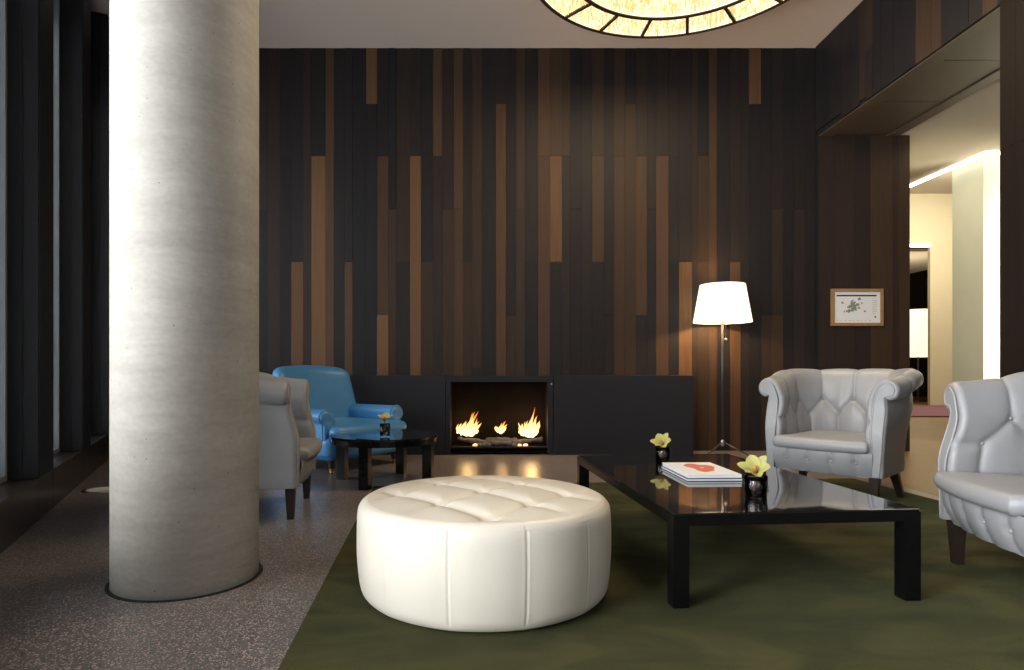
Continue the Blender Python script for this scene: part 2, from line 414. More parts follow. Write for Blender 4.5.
# ------------------------------------------------------------------ room shell
XR = 3.245                                              # plane of the right wall and bulkhead
YP = 6.20                                               # plane of the plain panel wall beside the opening
XL_B = (fac(3.852)).x
def flat_poly(name, pts, z, m, thick=-0.05):
    bm = bmesh.new(); poly_prism(bm, pts, z + min(0, thick), z + max(0, thick)); return struct(link(name, bm, m))
a0, a1 = fac(-6.2, -0.5), fac(4.1, -0.5)
XT = 2.86
flat_poly('floor', [(a0.x, a0.y), (XT, a0.y), (XT, 6.45), (a1.x, 6.45)], FZ, M['terrazzo'])
flat_poly('floor_lobby', [(XT, 1.0), (17, 1.0), (17, 19), (XT, 19)], FZ, M['tan'])
flat_poly('ceiling', [(a0.x, a0.y), (XR + 0.05, a0.y), (XR + 0.05, 6.45), (a1.x, 6.45)], CEIL, M['ceiling'], 0.1)
WY = a0.y
bm = bmesh.new()
box(bm, -0.6, -0.15, -2.95, -2.85, FZ, CEIL); box(bm, 2.15, XR + 0.1, -2.95, -2.85, FZ, CEIL); box(bm, -0.15, 2.15, -2.95, -2.85, FZ, 0.45); box(bm, -0.15, 2.15, -2.95, -2.85, 3.45, CEIL)
struct(link('wall_rear', bm, M['paint']))
bm = bmesh.new()
for x0, x1, z0, z1 in ((-0.15, -0.09, 0.45, 3.45), (2.09, 2.15, 0.45, 3.45), (-0.09, 2.09, 0.45, 0.51), (-0.09, 2.09, 3.39, 3.45), (0.97, 1.03, 0.51, 3.39)): box(bm, x0, x1, -2.94, -2.89, z0, z1)
wr = struct(link('window_10', bm, M['facade']))  # unseen frame and pane added around the rear fill light
link('pane', BX(-0.09, 2.09, -2.918, -2.912, 0.51, 3.39), M['glass'], wr)

def planks(name, origin, u, w, z0, z1, cols, nrm, extra=None):
    """cols: list of (u0, u1, [(ztop, zbot, tone), ...]) -> one wall mesh of individual boards"""
    bm = bmesh.new(); lay = bm.loops.layers.color.new('tone')
    for u0, u1, segs in cols:
        for zt, zb, t in segs:
            d = random.uniform(0.016, 0.021)
            fs = box(bm, 0, 1, 0, 1, 0, 1)
            vs = {v for f in fs for v in f.verts}
            for v in vs:
                uu = u0 + 0.0008 + (u1 - u0 - 0.0016) * v.co.x; zz = zb + 0.001 + (zt - zb - 0.002) * v.co.z
                p = Vector(origin) + Vector(u) * uu + Vector(nrm) * (d * (1 - v.co.y)) + Vector((0, 0, zz)); v.co = p
            rr = random.random(); tt = max(0, min(1, (t + random.uniform(-0.35, 0.45)) / 3.0))
            for f in fs:
                for l in f.loops: l[lay] = (tt, rr, 0, 1)
    fs = box(bm, 0, 1, 0, 1, 0, 1)                      # backing behind the boards
    lo, hi = min(c[0] for c in cols), max(c[1] for c in cols)
    for v in {v for f in fs for v in f.verts}:
        v.co = Vector(origin) + Vector(u) * (lo + (hi - lo) * v.co.x) - Vector(nrm) * (0.12 * v.co.y) + Vector((0, 0, z0 + (z1 - z0) * v.co.z))
    for f in fs:
        for l in f.loops: l[lay] = (0.0, 0.5, 0, 1)
    return struct(link(name, bm, M['wood']))
LV = [48, 104, 156, 209, 262, 315, 368]
def zz(y): return EYE + (370 - y) * 0.01
# px0, px1, [(tone, end level y) ...] read down the wall
T = [
 (259, 267, [(1, 209), (0, 450)]), (267, 280, [(1.7, 450)]), (280, 291, [(1, 156), (0.1, 450)]), (291, 303, [(0.9, 262), (3, 450)]),
 (303, 311, [(1.4, 450)]), (311, 325.5, [(0.8, 156), (2.6, 450)]), (325.5, 334, [(1.9, 315), (2.3, 450)]), (334, 344.5, [(0.2, 450)]),
 (344.5, 352.5, [(0.9, 262), (2.1, 450)]), (352.5, 366, [(0.2, 450)]), (366, 377, [(2.4, 104), (0.1, 315), (0.2, 450)]),
 (377, 388.5, [(1, 156), (1.9, 315), (2.6, 450)]), (388.5, 396, [(0.5, 209), (2, 450)]), (396, 410, [(1, 262), (0.7, 450)]),
 (410, 421, [(0.9, 156), (2.6, 450)]), (421, 433, [(0.4, 262), (1.2, 450)]), (433, 442, [(2, 156), (1.5, 450)]), (442, 454, [(0.9, 209), (1.3, 450)]),
 (454, 463, [(2.2, 209), (1.7, 450)]), (463, 472, [(0.6, 262), (1.3, 450)]), (472, 482, [(1.9, 368), (1.2, 450)]), (482, 496, [(0.4, 450)]),
 (496, 506, [(0.9, 104), (2, 450)]), (506, 516, [(0.6, 315), (1.8, 450)]), (516, 525, [(2.1, 209), (1.6, 450)]), (525, 538, [(0.8, 262), (0.2, 450)]),
 (538, 550, [(2, 156), (1.9, 450)]), (550, 562, [(1.9, 156), (2.5, 262), (0.6, 450)]), (562, 570, [(1.5, 156), (0.9, 450)]), (570, 581, [(0.5, 209), (0.8, 450)]),
 (581, 592, [(0.6, 368), (1, 450)]), (592, 604, [(1.8, 156), (2.2, 262), (0.4, 450)]), (604, 614, [(0.8, 315), (0.7, 450)]), (614, 625, [(1.5, 156), (1.9, 450)]),
 (625, 636, [(0.5, 104), (1.3, 450)]), (636, 647, [(1.5, 156), (1.8, 315), (0.7, 450)]), (647, 656, [(0.9, 209), (0.2, 315), (0.8, 450)]),
 (656, 668.5, [(1.3, 156), (1.9, 450)]), (668.5, 679, [(1.2, 156), (0.4, 450)]), (679, 692, [(0.9, 262), (2.9, 450)]), (692, 698, [(1.6, 450)]),
 (698, 709, [(0.1, 156), (1.6, 262), (2, 450)]), (709, 717, [(1.8, 450)]), (717, 730, [(0.4, 450)]), (730, 740.5, [(0.6, 262), (2, 450)]),
 (740.5, 749, [(0.6, 450)]), (749, 761, [(2.4, 104), (0.3, 450)]), (761, 772, [(0.5, 315), (1.5, 450)]), (772, 783, [(0.5, 209), (1.5, 315), (1.8, 450)]),
 (783, 794, [(0.5, 450)]), (794, 805, [(0.7, 209), (1.3, 450)]), (805, 816, [(0.8, 450)]),
]
cols = []
x = XL_B - 0.05
while x < -2.32:
    x2 = min(x + random.choice((0.08, 0.11, 0.13)), -2.31)
    cut = random.choice(LV[1:6]); cols.append((x, x2, [(CEIL, zz(cut), random.uniform(0, 2)), (zz(cut), FZ, random.uniform(0, 2))])); x = x2
for p0, p1, segs in T:
    y0 = 48; ss = []
    for t, y1 in segs:
        ss.append((CEIL if y0 == 48 else zz(y0), FZ if y1 == 450 else zz(y1), t)); y0 = y1
    cols.append(((p0 - 490) * 0.01, (p1 - 490) * 0.01, ss))
cols.append((3.26, 3.30, [(CEIL, FZ, 0.5)]))
planks('wall_back', (0, YB + 0.019, 0), (1, 0, 0), None, 0, CEIL, cols, (0, -1, 0))
# plain panelled stretch beside the opening
ZS = 3.13
cols = []; x = XR
for wdt, t in ((0.17, 1.5), (0.20, 1.8), (0.16, 1.4), (0.22, 1.8), (0.06, 1.3), (0.10, 1.6)):
    cols.append((x, x + wdt, [(ZS, FZ, t)])); x += wdt
cols[-1] = (cols[-1][0], 4.166, cols[-1][2])
planks('wall_panel', (0, YP + 0.019, 0), (1, 0, 0), None, 0, ZS, cols, (0, -1, 0))
struct(link('trim_return', BX(XR - 0.004, XR + 0.012, YP, YB, 0, ZS), M['facade']))
struct(link('wall_panel_end', BX(4.10, 4.166, YP + 0.141, 7.0, 0, 4.8), M['lobbywall']))
# right wall: bulkhead over the opening, then full height towards the camera
YJ = 3.98
ytop = YB; cols = []; y = YB - 0.02
while y > YJ:
    y2 = max(y - random.choice((0.10, 0.14, 0.12, 0.17)), YJ); zb = ZS + (0.05 if y > 5.9 else (random.choice((0.0, 0.03)) if y > 5.3 else 0.0))
    t = random.choice((0.1, 0.2, 0.4, 1.6, 2.2, 0.3))
    if random.random() < 0.35: cols.append((y2, y, [(CEIL, 3.55, t), (3.55, zb, random.uniform(0, 1.5))]))
    else: cols.append((y2, y, [(CEIL, zb, t)]))
    y = y2
planks('wall_right_bulkhead', (XR + 0.019, 0, 0), (0, 1, 0), None, ZS, CEIL, cols, (-1, 0, 0))
cols = []; y = YJ
while y > a0.y:
    y2 = max(y - random.choice((0.10, 0.14, 0.12, 0.17)), a0.y)
    cols.append((y2, y, [(CEIL, 2.2, random.uniform(0, 0.9)), (2.2, FZ, random.uniform(0, 0.9))])); y = y2
M['jamb'] = mat('shaded_boards', (0.011, 0.0065, 0.005), 0.55, var=0.3, scale=30, stretch=(1, 1, 0.05), spec=0.15)  # wood colour darkened to stand for the unlit right wall
wr_ = planks('wall_right', (XR + 0.019, 0, 0), (0, 1, 0), None, 0, CEIL, cols, (-1, 0, 0)); wr_.data.materials[0] = M['jamb']
M['soffit'] = mat('soffit_oak', (0.075, 0.052, 0.036), 0.5, var=0.2, scale=30, stretch=(1, 0.08, 1))
XS = 4.05
bm = bmesh.new()
y = YP + 0.05
for y2 in (5.42, 4.70, YJ):
    box(bm, XR + 0.16, XS - 0.12, y2 + 0.004, y - 0.004, ZS, ZS + 0.03); y = y2
box(bm, XR + 0.02, XR + 0.152, YJ, YP + 0.03, ZS - 0.012, ZS + 0.03); box(bm, XS - 0.112, XS, YJ, YP, ZS - 0.012, ZS + 0.03)
box(bm, XR + 0.14, XS, YJ, YP, ZS + 0.03, CEIL)
struct(link('ceiling_soffit', bm, M['soffit']))
struct(link('wall_right_core', BX(XR + 0.14, XS, a0.y, YJ, 0, CEIL), M['facade']))

# left facade: low plinth, bronze piers, glazed bays
def facbox(bm, s0, s1, n0, n1, z0, z1, bev=0.0):
    m4 = Matrix(((DW.x, NW.x, 0, P0.x), (DW.y, NW.y, 0, P0.y), (0, 0, 1, 0), (0, 0, 0, 1)))
    return box(bm, s0, s1, n0, n1, z0, z1, bev, 0, m4)
bm = bmesh.new()
facbox(bm, -6.2, 3.9, -0.30, -0.02, FZ, 0.215)
k = -5
edges = sorted([-6.2] + [S1 + PITCH * k + o for k in range(-5, 3) for o in (0, PIER)] + [3.86])
for e0, e1 in zip(edges, edges[1:]): facbox(bm, e0 + 0.002, e1 - 0.002, -0.02, 0.0, FZ, 0.218)
struct(link('wall_left_plinth', bm, M['sill']))
for k in range(-5, 3):
    s = S1 + PITCH * k
    bm = bmesh.new(); facbox(bm, s, s + PIER, -0.30, 0.0, 0.218, CEIL)
    facbox(bm, s + 0.02, s + 0.17, 0.0, 0.004, 0.222, CEIL - 0.004)
    facbox(bm, s - 0.004, s, -0.075, -0.070, 0.218, CEIL)
    struct(link('wall_left_pier', bm, M['facade']))
n = 0
for k in range(-5, 4):
    s0 = S1 + PITCH * (k - 1) + PIER; s1 = S1 + PITCH * k if k < 3 else 3.86; n += 1
    bm = bmesh.new(); f = 0.035
    facbox(bm, s0, s0 + f, -0.185, -0.135, 0.218, CEIL); facbox(bm, s1 - f, s1, -0.185, -0.135, 0.218, CEIL)
    facbox(bm, s0 + f, s1 - f, -0.185, -0.135, 0.218, 0.25); facbox(bm, s0 + f, s1 - f, -0.185, -0.135, CEIL - 0.04, CEIL)
    w = struct(link('window_%d' % n, bm, M['alu']))
    bm = bmesh.new(); facbox(bm, s0 + f, s1 - f, -0.163, -0.157, 0.25, CEIL - 0.04)
    link('pane', bm, M['glass'], w)

# concrete column
bm = bmesh.new(); lathe(bm, [(0.262, 0.0), (0.262, CEIL)], 96)
c = struct(link('column', bm, M['concrete'], smooth=False, loc=(-1.1825, 2.445, FZ)))
for p in c.data.polygons: p.use_smooth = abs(p.normal.z) < 0.5
bm = bmesh.new(); lathe(bm, [(0.263, 0.0), (0.277, 0.0), (0.277, 0.003), (0.263, 0.003)], 96, closed=True)
struct(link('trim_column_joint', bm, M['black'], loc=(-1.1825, 2.445, FZ)))

# rug
RA = math.radians(5.06); RD = Vector((-math.sin(RA), math.cos(RA))); RX = Vector((math.cos(RA), math.sin(RA)))
bl = Vector((-0.568, 1.667)) + RD * 2.66
pts = [bl, bl + RX * 3.50, bl + RX * 3.50 - RD * 4.4, bl - RD * 4.4]
cen = sum(pts, Vector((0, 0))) / 4
bm = bmesh.new()
soft_box(bm, 1.75, 2.2, 0.0039, 0.0035, n=10)
rug = link('rug', bm, M['rug'], loc=(cen.x, cen.y, -0.0039), rot=(0, 0, RA))
tag(rug, 'large dark olive green pile rug under the low black table', 'rug')
RZ = 0.0

# ------------------------------------------------------------------ fireplace wall
YF = 5.95
def fx(px): return (px - 490) / 625.0 * YF
def fz(y): return EYE + (370 - y) / 625.0 * YF
ZP = fz(375.6)
def slabs(name, x0, x1):
    bm = bmesh.new(); box(bm, x0, x1, YF, YB, FZ, ZP, 0.003); return struct(link(name, bm, M['blacksteel']))
slabs('trim_1', XL_B + 0.145, fx(445.5)); slabs('trim_2', fx(553.5), fx(693.5))
fp = thing('fireplace', 'built-in gas fireplace with black frame and three flames in dark low wall', 'fireplace', (fx(499.5), YF, 0))
hw = (fx(553) - fx(446)) / 2
bm = bmesh.new()
ix0, ix1, iz0, iz1 = -hw + 0.045, hw - 0.052, fz(446.5), fz(382)
box(bm, -hw, ix0, 0.0, 0.03, 0.0, ZP - 0.001, 0.002); box(bm, ix1, hw, 0.0, 0.03, 0.0, ZP - 0.001, 0.002)
box(bm, ix0, ix1, 0.0, 0.03, iz1, ZP - 0.001, 0.002)
box(bm, ix0, ix1, 0.004, 0.03, 0.055, iz0, 0.002)
link('frame', bm, M['blacksteel'], fp)
bm = bmesh.new()
box(bm, ix0, ix1, 0.035, 0.285, 0.005, 0.03); box(bm, ix0 - 0.01, ix0, 0.03, 0.285, 0.03, iz1 + 0.02); box(bm, ix1, ix1 + 0.01, 0.03, 0.285, 0.03, iz1 + 0.02)
box(bm, ix0, ix1, 0.275, 0.285, 0.03, iz1 + 0.02); box(bm, ix0, ix1, 0.03, 0.275, iz1 + 0.01, iz1 + 0.02); box(bm, ix0, ix1, 0.031, 0.275, iz0 - 0.03, iz0 - 0.012)
link('firebox', bm, M['firebox'], fp)
bm = bmesh.new(); lathe(bm, [(0.006, 0), (0.008, 0.003), (0.0, 0.006)][:2], 10); bmesh.ops.rotate(bm, matrix=Matrix.Rotation(PI / 2, 3, 'X'), verts=bm.verts[:])
link('latch', bm, M['steel'], fp, loc=(hw - 0.015, 0.0, fz(384)))
def lx(px): return fx(px) - fx(499.5)
def tongue(bm, x, y, z, h, r, lean, ph):
    pts = []; n = 22
    for i in range(n + 1):
        t = i / n
        pts.append((x + lean * t * t + 0.45 * r * math.sin(ph + 7 * t) * t, y + 0.02 * math.sin(ph * 2 + 5 * t) * t, z + h * t))
    def rad(t): return max(0.0006, r * 2.3 * (t + 0.03) ** 0.55 * (1 - t) ** 1.15 * (1 + 0.22 * math.sin(ph * 3 + 13 * t)))
    tube(bm, pts, rad, 12)
def flame(px, py0, w, h, lean, nt, seed):
    rn = random.Random(seed); bm = bmesh.new(); z0 = fz(py0)
    for q in range(nt):
        u = -1 + 2 * (q + 0.5) / nt; env = 0.42 + 0.58 * math.exp(-((u - 0.25) / 0.42) ** 2)
        hh = h * env * rn.uniform(0.7, 1.05)
        tongue(bm, u * w, rn.uniform(-0.03, 0.03), z0 + abs(u) ** 2 * 0.035 + rn.uniform(0, 0.012), hh, rn.uniform(0.015, 0.023), lean * hh + u * 0.02, rn.uniform(0, 6))
    for q in range(max(2, nt // 4)):
        tongue(bm, rn.uniform(-0.3, 0.5) * w, rn.uniform(-0.02, 0.02), z0 + 0.004, h * rn.uniform(0.4, 0.55), w * 0.40, lean * h * 0.5, rn.uniform(0, 6))
    return link('flame', bm, M['flame'], fp, smooth=True, loc=(lx(px), 0.15, 0))
flame(466.5, 438.5, 0.100, 0.29, 0.22, 12, 4); flame(501, 435.5, 0.045, 0.15, 0.05, 6, 9); flame(529.5, 439.5, 0.092, 0.29, 0.12, 12, 17)
for px, pw in ((466, 2.4), (501, 0.8), (530, 3)):
    point('flame_light', (fx(px) + 0.02, YF + 0.13, fz(424)), pw, (1.0, 0.55, 0.2), 0.05)
ft = iz0 - 0.012
def log(label, x0, y0, x1, y1, r, z0, z1, grp=True):
    bm = bmesh.new(); n = 10
    pts = [(x0 + (x1 - x0) * i / n, y0 + (y1 - y0) * i / n, z0 + (z1 - z0) * i / n + 0.004 * math.sin(i * 2.1)) for i in range(n + 1)]
    tube(bm, pts, lambda t: r * (0.9 + 0.15 * math.sin(7 * t + x0 * 30)), 10)
    for v in bm.verts: v.co += v.normal * 0.0 + Vector([mnoise.noise(v.co * 40 + Vector((i * 9, 0, 0))) * 0.006 for i in range(3)])
    c = Vector(((x0 + x1) / 2, (y0 + y1) / 2, ft)); bmesh.ops.translate(bm, verts=bm.verts[:], vec=-c)
    tag(link('firewood_log', bm, M['log'], loc=c, smooth=True), label, 'log', 'logs in the fireplace')
log('charred log lying under the left fireplace flame', fx(457), YF + 0.17, fx(487), YF + 0.13, 0.028, ft + 0.062, ft + 0.034)
log('charred log lying under the right fireplace flame', fx(513), YF + 0.12, fx(544), YF + 0.16, 0.028, ft + 0.034, ft + 0.060)
log('charred log lying across the middle behind the smallest flame', fx(486), YF + 0.215, fx(518), YF + 0.21, 0.036, ft + 0.042, ft + 0.045)
log('small burnt log in front of the smallest middle flame', fx(493), YF + 0.105, fx(512), YF + 0.085, 0.026, ft + 0.032, ft + 0.030)
for q, (px, dy, r, m, lab) in enumerate((
    (475, 0.075, 0.020, 'ember', 'glowing red ember left of the middle logs in the fireplace'), (480, 0.080, 0.024, 'log', 'grey coal beside the glowing ember on the left of the fire'),
    (487, 0.065, 0.030, 'log', 'largest grey coal at the left end of the small front log'), (491, 0.150, 0.034, 'log', 'tall grey coal wedged between the small front log and the rear log'),
    (515, 0.075, 0.026, 'log', 'grey coal at the right end of the small front log'), (507, 0.155, 0.030, 'log', 'grey coal behind the small front log, under the middle flame'),
    (520, 0.070, 0.018, 'ember', 'glowing ember next to the right log, nearer the middle flame'), (526, 0.062, 0.020, 'ember', 'glowing ember in front of the right flame'))):
    bm = bmesh.new(); ball(bm, (0, 0, r * 0.75), r * 1.3, r, r * 0.8, 10, 7)
    for v in bm.verts: v.co += Vector([mnoise.noise(v.co * 45 + Vector((i * 9 + q, 0, 0))) * 0.35 * r for i in range(3)])
    for v in bm.verts: v.co.z = max(v.co.z, 0.0005)
    tag(link('coal', bm, M[m], loc=(fx(px), YF + dy, ft)), lab, 'coal', 'coals in the fireplace')

# ------------------------------------------------------------------ tub armchair (silver leather)
WI, YBK, RC, YFR = 0.262, 0.285, 0.18, -0.240
L1 = (YBK - RC) - YFR; LA = RC * PI / 2; L2 = WI - RC; HALF = L1 + LA + L2
def upath(s):
    """s from -HALF (left arm front) to HALF; returns point and outward normal of the inner face"""
    sg = -1 if s < 0 else 1; a = abs(s)
    if a <= L2: p, nrm = (a, YBK), (0, 1)
    elif a <= L2 + LA:
        th = (a - L2) / RC; p = (L2 + RC * math.sin(th), YBK - RC + RC * math.cos(th)); nrm = (math.sin(th), math.cos(th))
    else: p, nrm = (WI, YBK - RC - (a - L2 - LA)), (1, 0)
    return Vector((sg * p[0], p[1], 0)), Vector((sg * nrm[0], nrm[1], 0))
def sstep(a, b, x):
    t = max(0, min(1, (x - a) / (b - a))); return t * t * (3 - 2 * t)
def tub_top(s): return 0.738 + 0.060 * sstep(HALF, 0.30, abs(s))
def fwd(z, a): return Vector((0, -0.044 * sstep(0.62, 0.40, z) * sstep(L2 + LA, HALF, a), 0))      # arms sweep forward towards the seat
def belly(a): return 0.034 * math.sin(PI * max(0.0, min(1.0, (HALF - a) / (HALF - L2))))
def profile(T):
    P = [(0.004, 0.28), (0.002, 0.36), (-0.004, 0.45), (-0.004, 0.54), (0.0, 0.61), (0.010, T - 0.085), (0.027, T - 0.036), (0.050, T - 0.010), (0.074, T),
         (0.102, T - 0.008), (0.124, T - 0.030), (0.130, T - 0.062), (0.119, T - 0.090), (0.097, T - 0.103), (0.080, T - 0.104), (0.080, T - 0.125), (0.086, 0.54), (0.080, 0.36), (0.066, 0.175)]
    return catmull(P, 6)
def seg_d(p, a, b):
    ax, ay = a; bx, by = b; dx, dy = bx - ax, by - ay; l = dx * dx + dy * dy
    t = 0 if l == 0 else max(0, min(1, ((p[0] - ax) * dx + (p[1] - ay) * dy) / l))
    return math.hypot(p[0] - ax - t * dx, p[1] - ay - t * dy)
SPC = 0.178; ZU, ZL = 0.602, 0.500
UP = [(k * SPC, ZU) for k in range(-3, 4)]; LO = [((k + 0.5) * SPC, ZL) for k in range(-4, 4)]
SEAMS = []
for u in UP:
    for l in LO:
        if abs(abs(u[0] - l[0]) - SPC / 2) < 1e-3: SEAMS.append((u, l))
    SEAMS.append((u, (u[0], 1.02)))
for l in LO: SEAMS.append((l, (l[0], 0.25)))
SEAMS += [(LO[0], (-HALF, ZL - 0.005)), (LO[-1], (HALF, ZL - 0.005))]
def tuft(s, w):
    d = min(seg_d((s, w), a, b) for a, b in SEAMS)
    r = min(math.hypot(s - a, w - b) for a, b in UP + LO)
    fade = 1.0 - 0.45 * sstep(0.60, 0.76, w) - 0.30 * sstep(0.90, 1.02, w)
    return fade * 0.024 * (1 - math.exp(-(d / 0.024) ** 0.8)) - 0.012 * math.exp(-(r / 0.016) ** 2)
def make_tub(name, label):
    t = thing(name, label, 'armchair')
    bm = bmesh.new(); nu = 241; sv = [-HALF + 2 * HALF * i / (nu - 1) for i in range(nu)]
    V = []
    for s in sv:
        p, nr = upath(s); T_ = tub_top(s); pr = profile(T_); row = []; Q = []; w = pr[0][1]
        for j, (d, z) in enumerate(pr):
            if j: w += math.hypot(d - pr[j - 1][0], z - pr[j - 1][1])
            a, b = pr[max(j - 1, 0)], pr[min(j + 1, len(pr) - 1)]
            td, tz = b[0] - a[0], b[1] - a[1]; l = math.hypot(td, tz); nd, nz = -tz / l, td / l     # away from the padding
            if d > 0.07 and j > 84: q = 0.0
            else: q = tuft(s, w)
            lean = 0.03 * sstep(0.36, 0.75, z) * sstep(0.32, 0.10, abs(s))
            D = d + nd * q + lean + belly(abs(s)) * sstep(0.36, 0.60, z)
            Q.append((p, nr, D, z + nz * q, nd, nz, fwd(z, abs(s)))); row.append(bm.verts.new(p + nr * D + fwd(z, abs(s)) + Vector((0, 0, z + nz * q))))
        if s in (sv[0], sv[-1]):                         # the padding rolls over at the arm fronts
            extra = []
            for e, yf in ((0.002, 0.008), (0.006, 0.015), (0.012, 0.020), (0.020, 0.022), (0.034, 0.014)):
                extra.append([bm.verts.new(p_ + nr_ * (D_ - nd_ * e) + fw + Vector((0, -yf, z_ - nz_ * e))) for p_, nr_, D_, z_, nd_, nz_, fw in Q])
            if s == sv[0]: V += extra[::-1] + [row]
            else: V += [row] + extra
            continue
        V.append(row)
    for i in range(len(V) - 1):
        for j in range(len(V[0]) - 1):
            bm.faces.new((V[i][j], V[i + 1][j], V[i + 1][j + 1], V[i][j + 1]))
    link('arm_and_back', bm, M['silver'], t, smooth=True)
    for sg in (-1, 1):                                   # scrolled front facing of each arm, outlined with piping
        pr = profile(tub_top(HALF)); P, nr = upath(sg * HALF)
        q_ = []
        for j, (d, z) in enumerate(pr):                  # facing sits a little inside the padded outline
            a, b = pr[max(j - 1, 0)], pr[min(j + 1, len(pr) - 1)]; l = math.hypot(b[0] - a[0], b[1] - a[1])
            q_.append((d + (b[1] - a[1]) / l * 0.015, max(0.178, z - (b[0] - a[0]) / l * 0.015)))
        pr = q_; T_ = tub_top(HALF); top = max(range(len(pr)), key=lambda q: pr[q][1])
        und = 15 * 6                                     # where the scroll tucks under and meets the outer side
        inn, out_ = pr[:top + 1][::-1], pr[top:]
        def at(chain, z):                                # inner edge point at a height
            for a, b in zip(chain, chain[1:]):
                if a[1] >= z >= b[1]:
                    t_ = 0 if a[1] == b[1] else (a[1] - z) / (a[1] - b[1]); return (a[0] + (b[0] - a[0]) * t_, z)
            return chain[-1] if z < chain[-1][1] else chain[0]
        inn.append((inn[-1][0], 0.178)); zu = pr[und][1]; pairs = []
        for q in range(top, len(pr)):
            zi = pr[top][1] + (zu - pr[top][1]) * (q - top) / (und - top) if q < und else pr[q][1]
            pairs.append((at(inn, zi), pr[q]))
        bm = bmesh.new(); F, K = [], []
        for (a, b) in pairs:
            for rowl, yo in ((F, -0.025), (K, 0.02)): rowl.append([bm.verts.new(P + nr * (a[0] + (b[0] - a[0]) * m / 4) + fwd(a[1] + (b[1] - a[1]) * m / 4, HALF) + Vector((0, yo, a[1] + (b[1] - a[1]) * m / 4))) for m in range(5)])
        for rowl in (F, K):
            for q in range(len(rowl) - 1):
                for m in range(4): bm.faces.new((rowl[q][m], rowl[q][m + 1], rowl[q + 1][m + 1], rowl[q + 1][m]))
        for q in range(len(F) - 1):
            for m in (0, 4): bm.faces.new((F[q][m], F[q + 1][m], K[q + 1][m], K[q][m]))
        for q in (0, len(F) - 1):
            for m in range(4): bm.faces.new((F[q][m], F[q][m + 1], K[q][m + 1], K[q][m]))
        fr = link('arm_front', bm, M['silver'], t)
        bm = bmesh.new(); tube(bm, [P + nr * d + fwd(z, HALF) + Vector((0, -0.023, z)) for d, z in pr], 0.0045, 8)
        link('piping', bm, M['silver2'], fr, smooth=True)
    def by(x): return -0.325 - 0.035 * (1 - (x / 0.29) ** 2)
    # seat cushion
    out = []
    for i in range(41):
        x = -0.268 + 0.536 * i / 40; out.append((x, by(x) - 0.022))
    for i in range(61):
        s = HALF * 0.97 - 2 * HALF * 0.97 * i / 60; p, nr = upath(s); p = p - nr * 0.012; out.append((p.x, p.y))
    bm = bmesh.new(); rings = []; n = len(out); cx, cy = 0, -0.02
    prof = [(0.93, 0.312), (0.975, 0.316), (1.0, 0.335), (1.003, 0.350), (0.995, 0.366), (0.97, 0.378), (0.90, 0.385), (0.7, 0.391), (0.4, 0.395), (0.12, 0.396)]
    for f, z in prof: rings.append([bm.verts.new((cx + (x - cx) * f, cy + (y - cy) * f, z)) for x, y in out])
    for a, b in zip(rings, rings[1:]):
        for i in range(n): bm.faces.new((a[i], a[(i + 1) % n], b[(i + 1) % n], b[i]))
    bm.faces.new(rings[0][::-1]); bm.faces.new(rings[-1])
    link('seat_cushion', bm, M['silver'], t, smooth=True)
    # bowed front rail with buttons
    bx = [-0.198, -0.066, 0.066, 0.198]
    def ap(i, j):
        x = -0.284 + 0.568 * i / 80; v = j / 20; z = 0.172 + 0.144 * v
        tuck = 0.045 * (1 - v) ** 2.0 + 0.004 * v ** 6
        q = 0.012 * (1 - math.exp(-(min(abs(x - b) for b in bx) / 0.022) ** 1.4)) - 0.008 * min(1, sum(math.exp(-(((x - b) / 0.016) ** 2 + ((z - 0.25) / 0.016) ** 2)) for b in bx))
        return (x, by(x) + tuck + 0.016 - q, z)
    bm = bmesh.new(); Vg = grid(bm, 81, 21, ap)
    link('front_rail', bm, M['silver'], t, smooth=True)
    bm = bmesh.new(); ol = []
    for i in range(61):
        s = -HALF + 2 * HALF * i / 60; p, nr = upath(s); p = p + nr * 0.05; ol.append((p.x, p.y))
    ol += [(0.262, -0.285), (-0.262, -0.285)]
    poly_prism(bm, ol, 0.168, 0.312); link('seat_base', bm, M['silver'], t)
    for (s, w) in UP + LO:
        p, nr = upath(s); zc = w
        c = p + nr * (0.012 + 0.03 * sstep(0.36, 0.75, zc) * sstep(0.32, 0.10, abs(s)) - 0.010)
        bm = bmesh.new(); ball(bm, (0, 0, 0), 0.0085, 0.0085, 0.0085, 10, 7); c = c + fwd(zc, abs(s)) + nr * belly(abs(s)) * sstep(0.36, 0.60, zc); link('button', bm, M['silver2'], t, smooth=True, loc=(c.x, c.y, zc))
    for b in bx:
        bm = bmesh.new(); ball(bm, (0, 0, 0), 0.0085, 0.0085, 0.0085, 10, 7); link('button', bm, M['silver2'], t, smooth=True, loc=(b, by(b) + 0.030, 0.25))
    def leg(x0, y0, x1, y1):
        bm = bmesh.new(); A, B = 0.026, 0.017
        top = [bm.verts.new((x0 + dx * A, y0 + dy * A, 0.172)) for dx, dy in ((-1, -1), (1, -1), (1, 1), (-1, 1))]
        bot = [bm.verts.new((x1 + dx * B, y1 + dy * B, 0.0)) for dx, dy in ((-1, -1), (1, -1), (1, 1), (-1, 1))]
        bm.faces.new(top); bm.faces.new(bot[::-1])
        for i in range(4): bm.faces.new((top[i], bot[i], bot[(i + 1) % 4], top[(i + 1) % 4]))
        link('leg', bm, M['darkwood'], t)
    for sg in (-1, 1):
        leg(sg * 0.283, -0.262, sg * 0.278, -0.262); leg(sg * 0.265, 0.17, sg * 0.300, 0.20)
    return t
tub = make_tub('armchair', 'silver grey tufted tub armchair behind the low black table, beside the lit lamp')
index_kids()
G = 'silver tufted tub armchairs'
tub.location = (2.243, 4.028, RZ); tub.rotation_euler = (0, 0, math.radians(-47)); tub['group'] = G
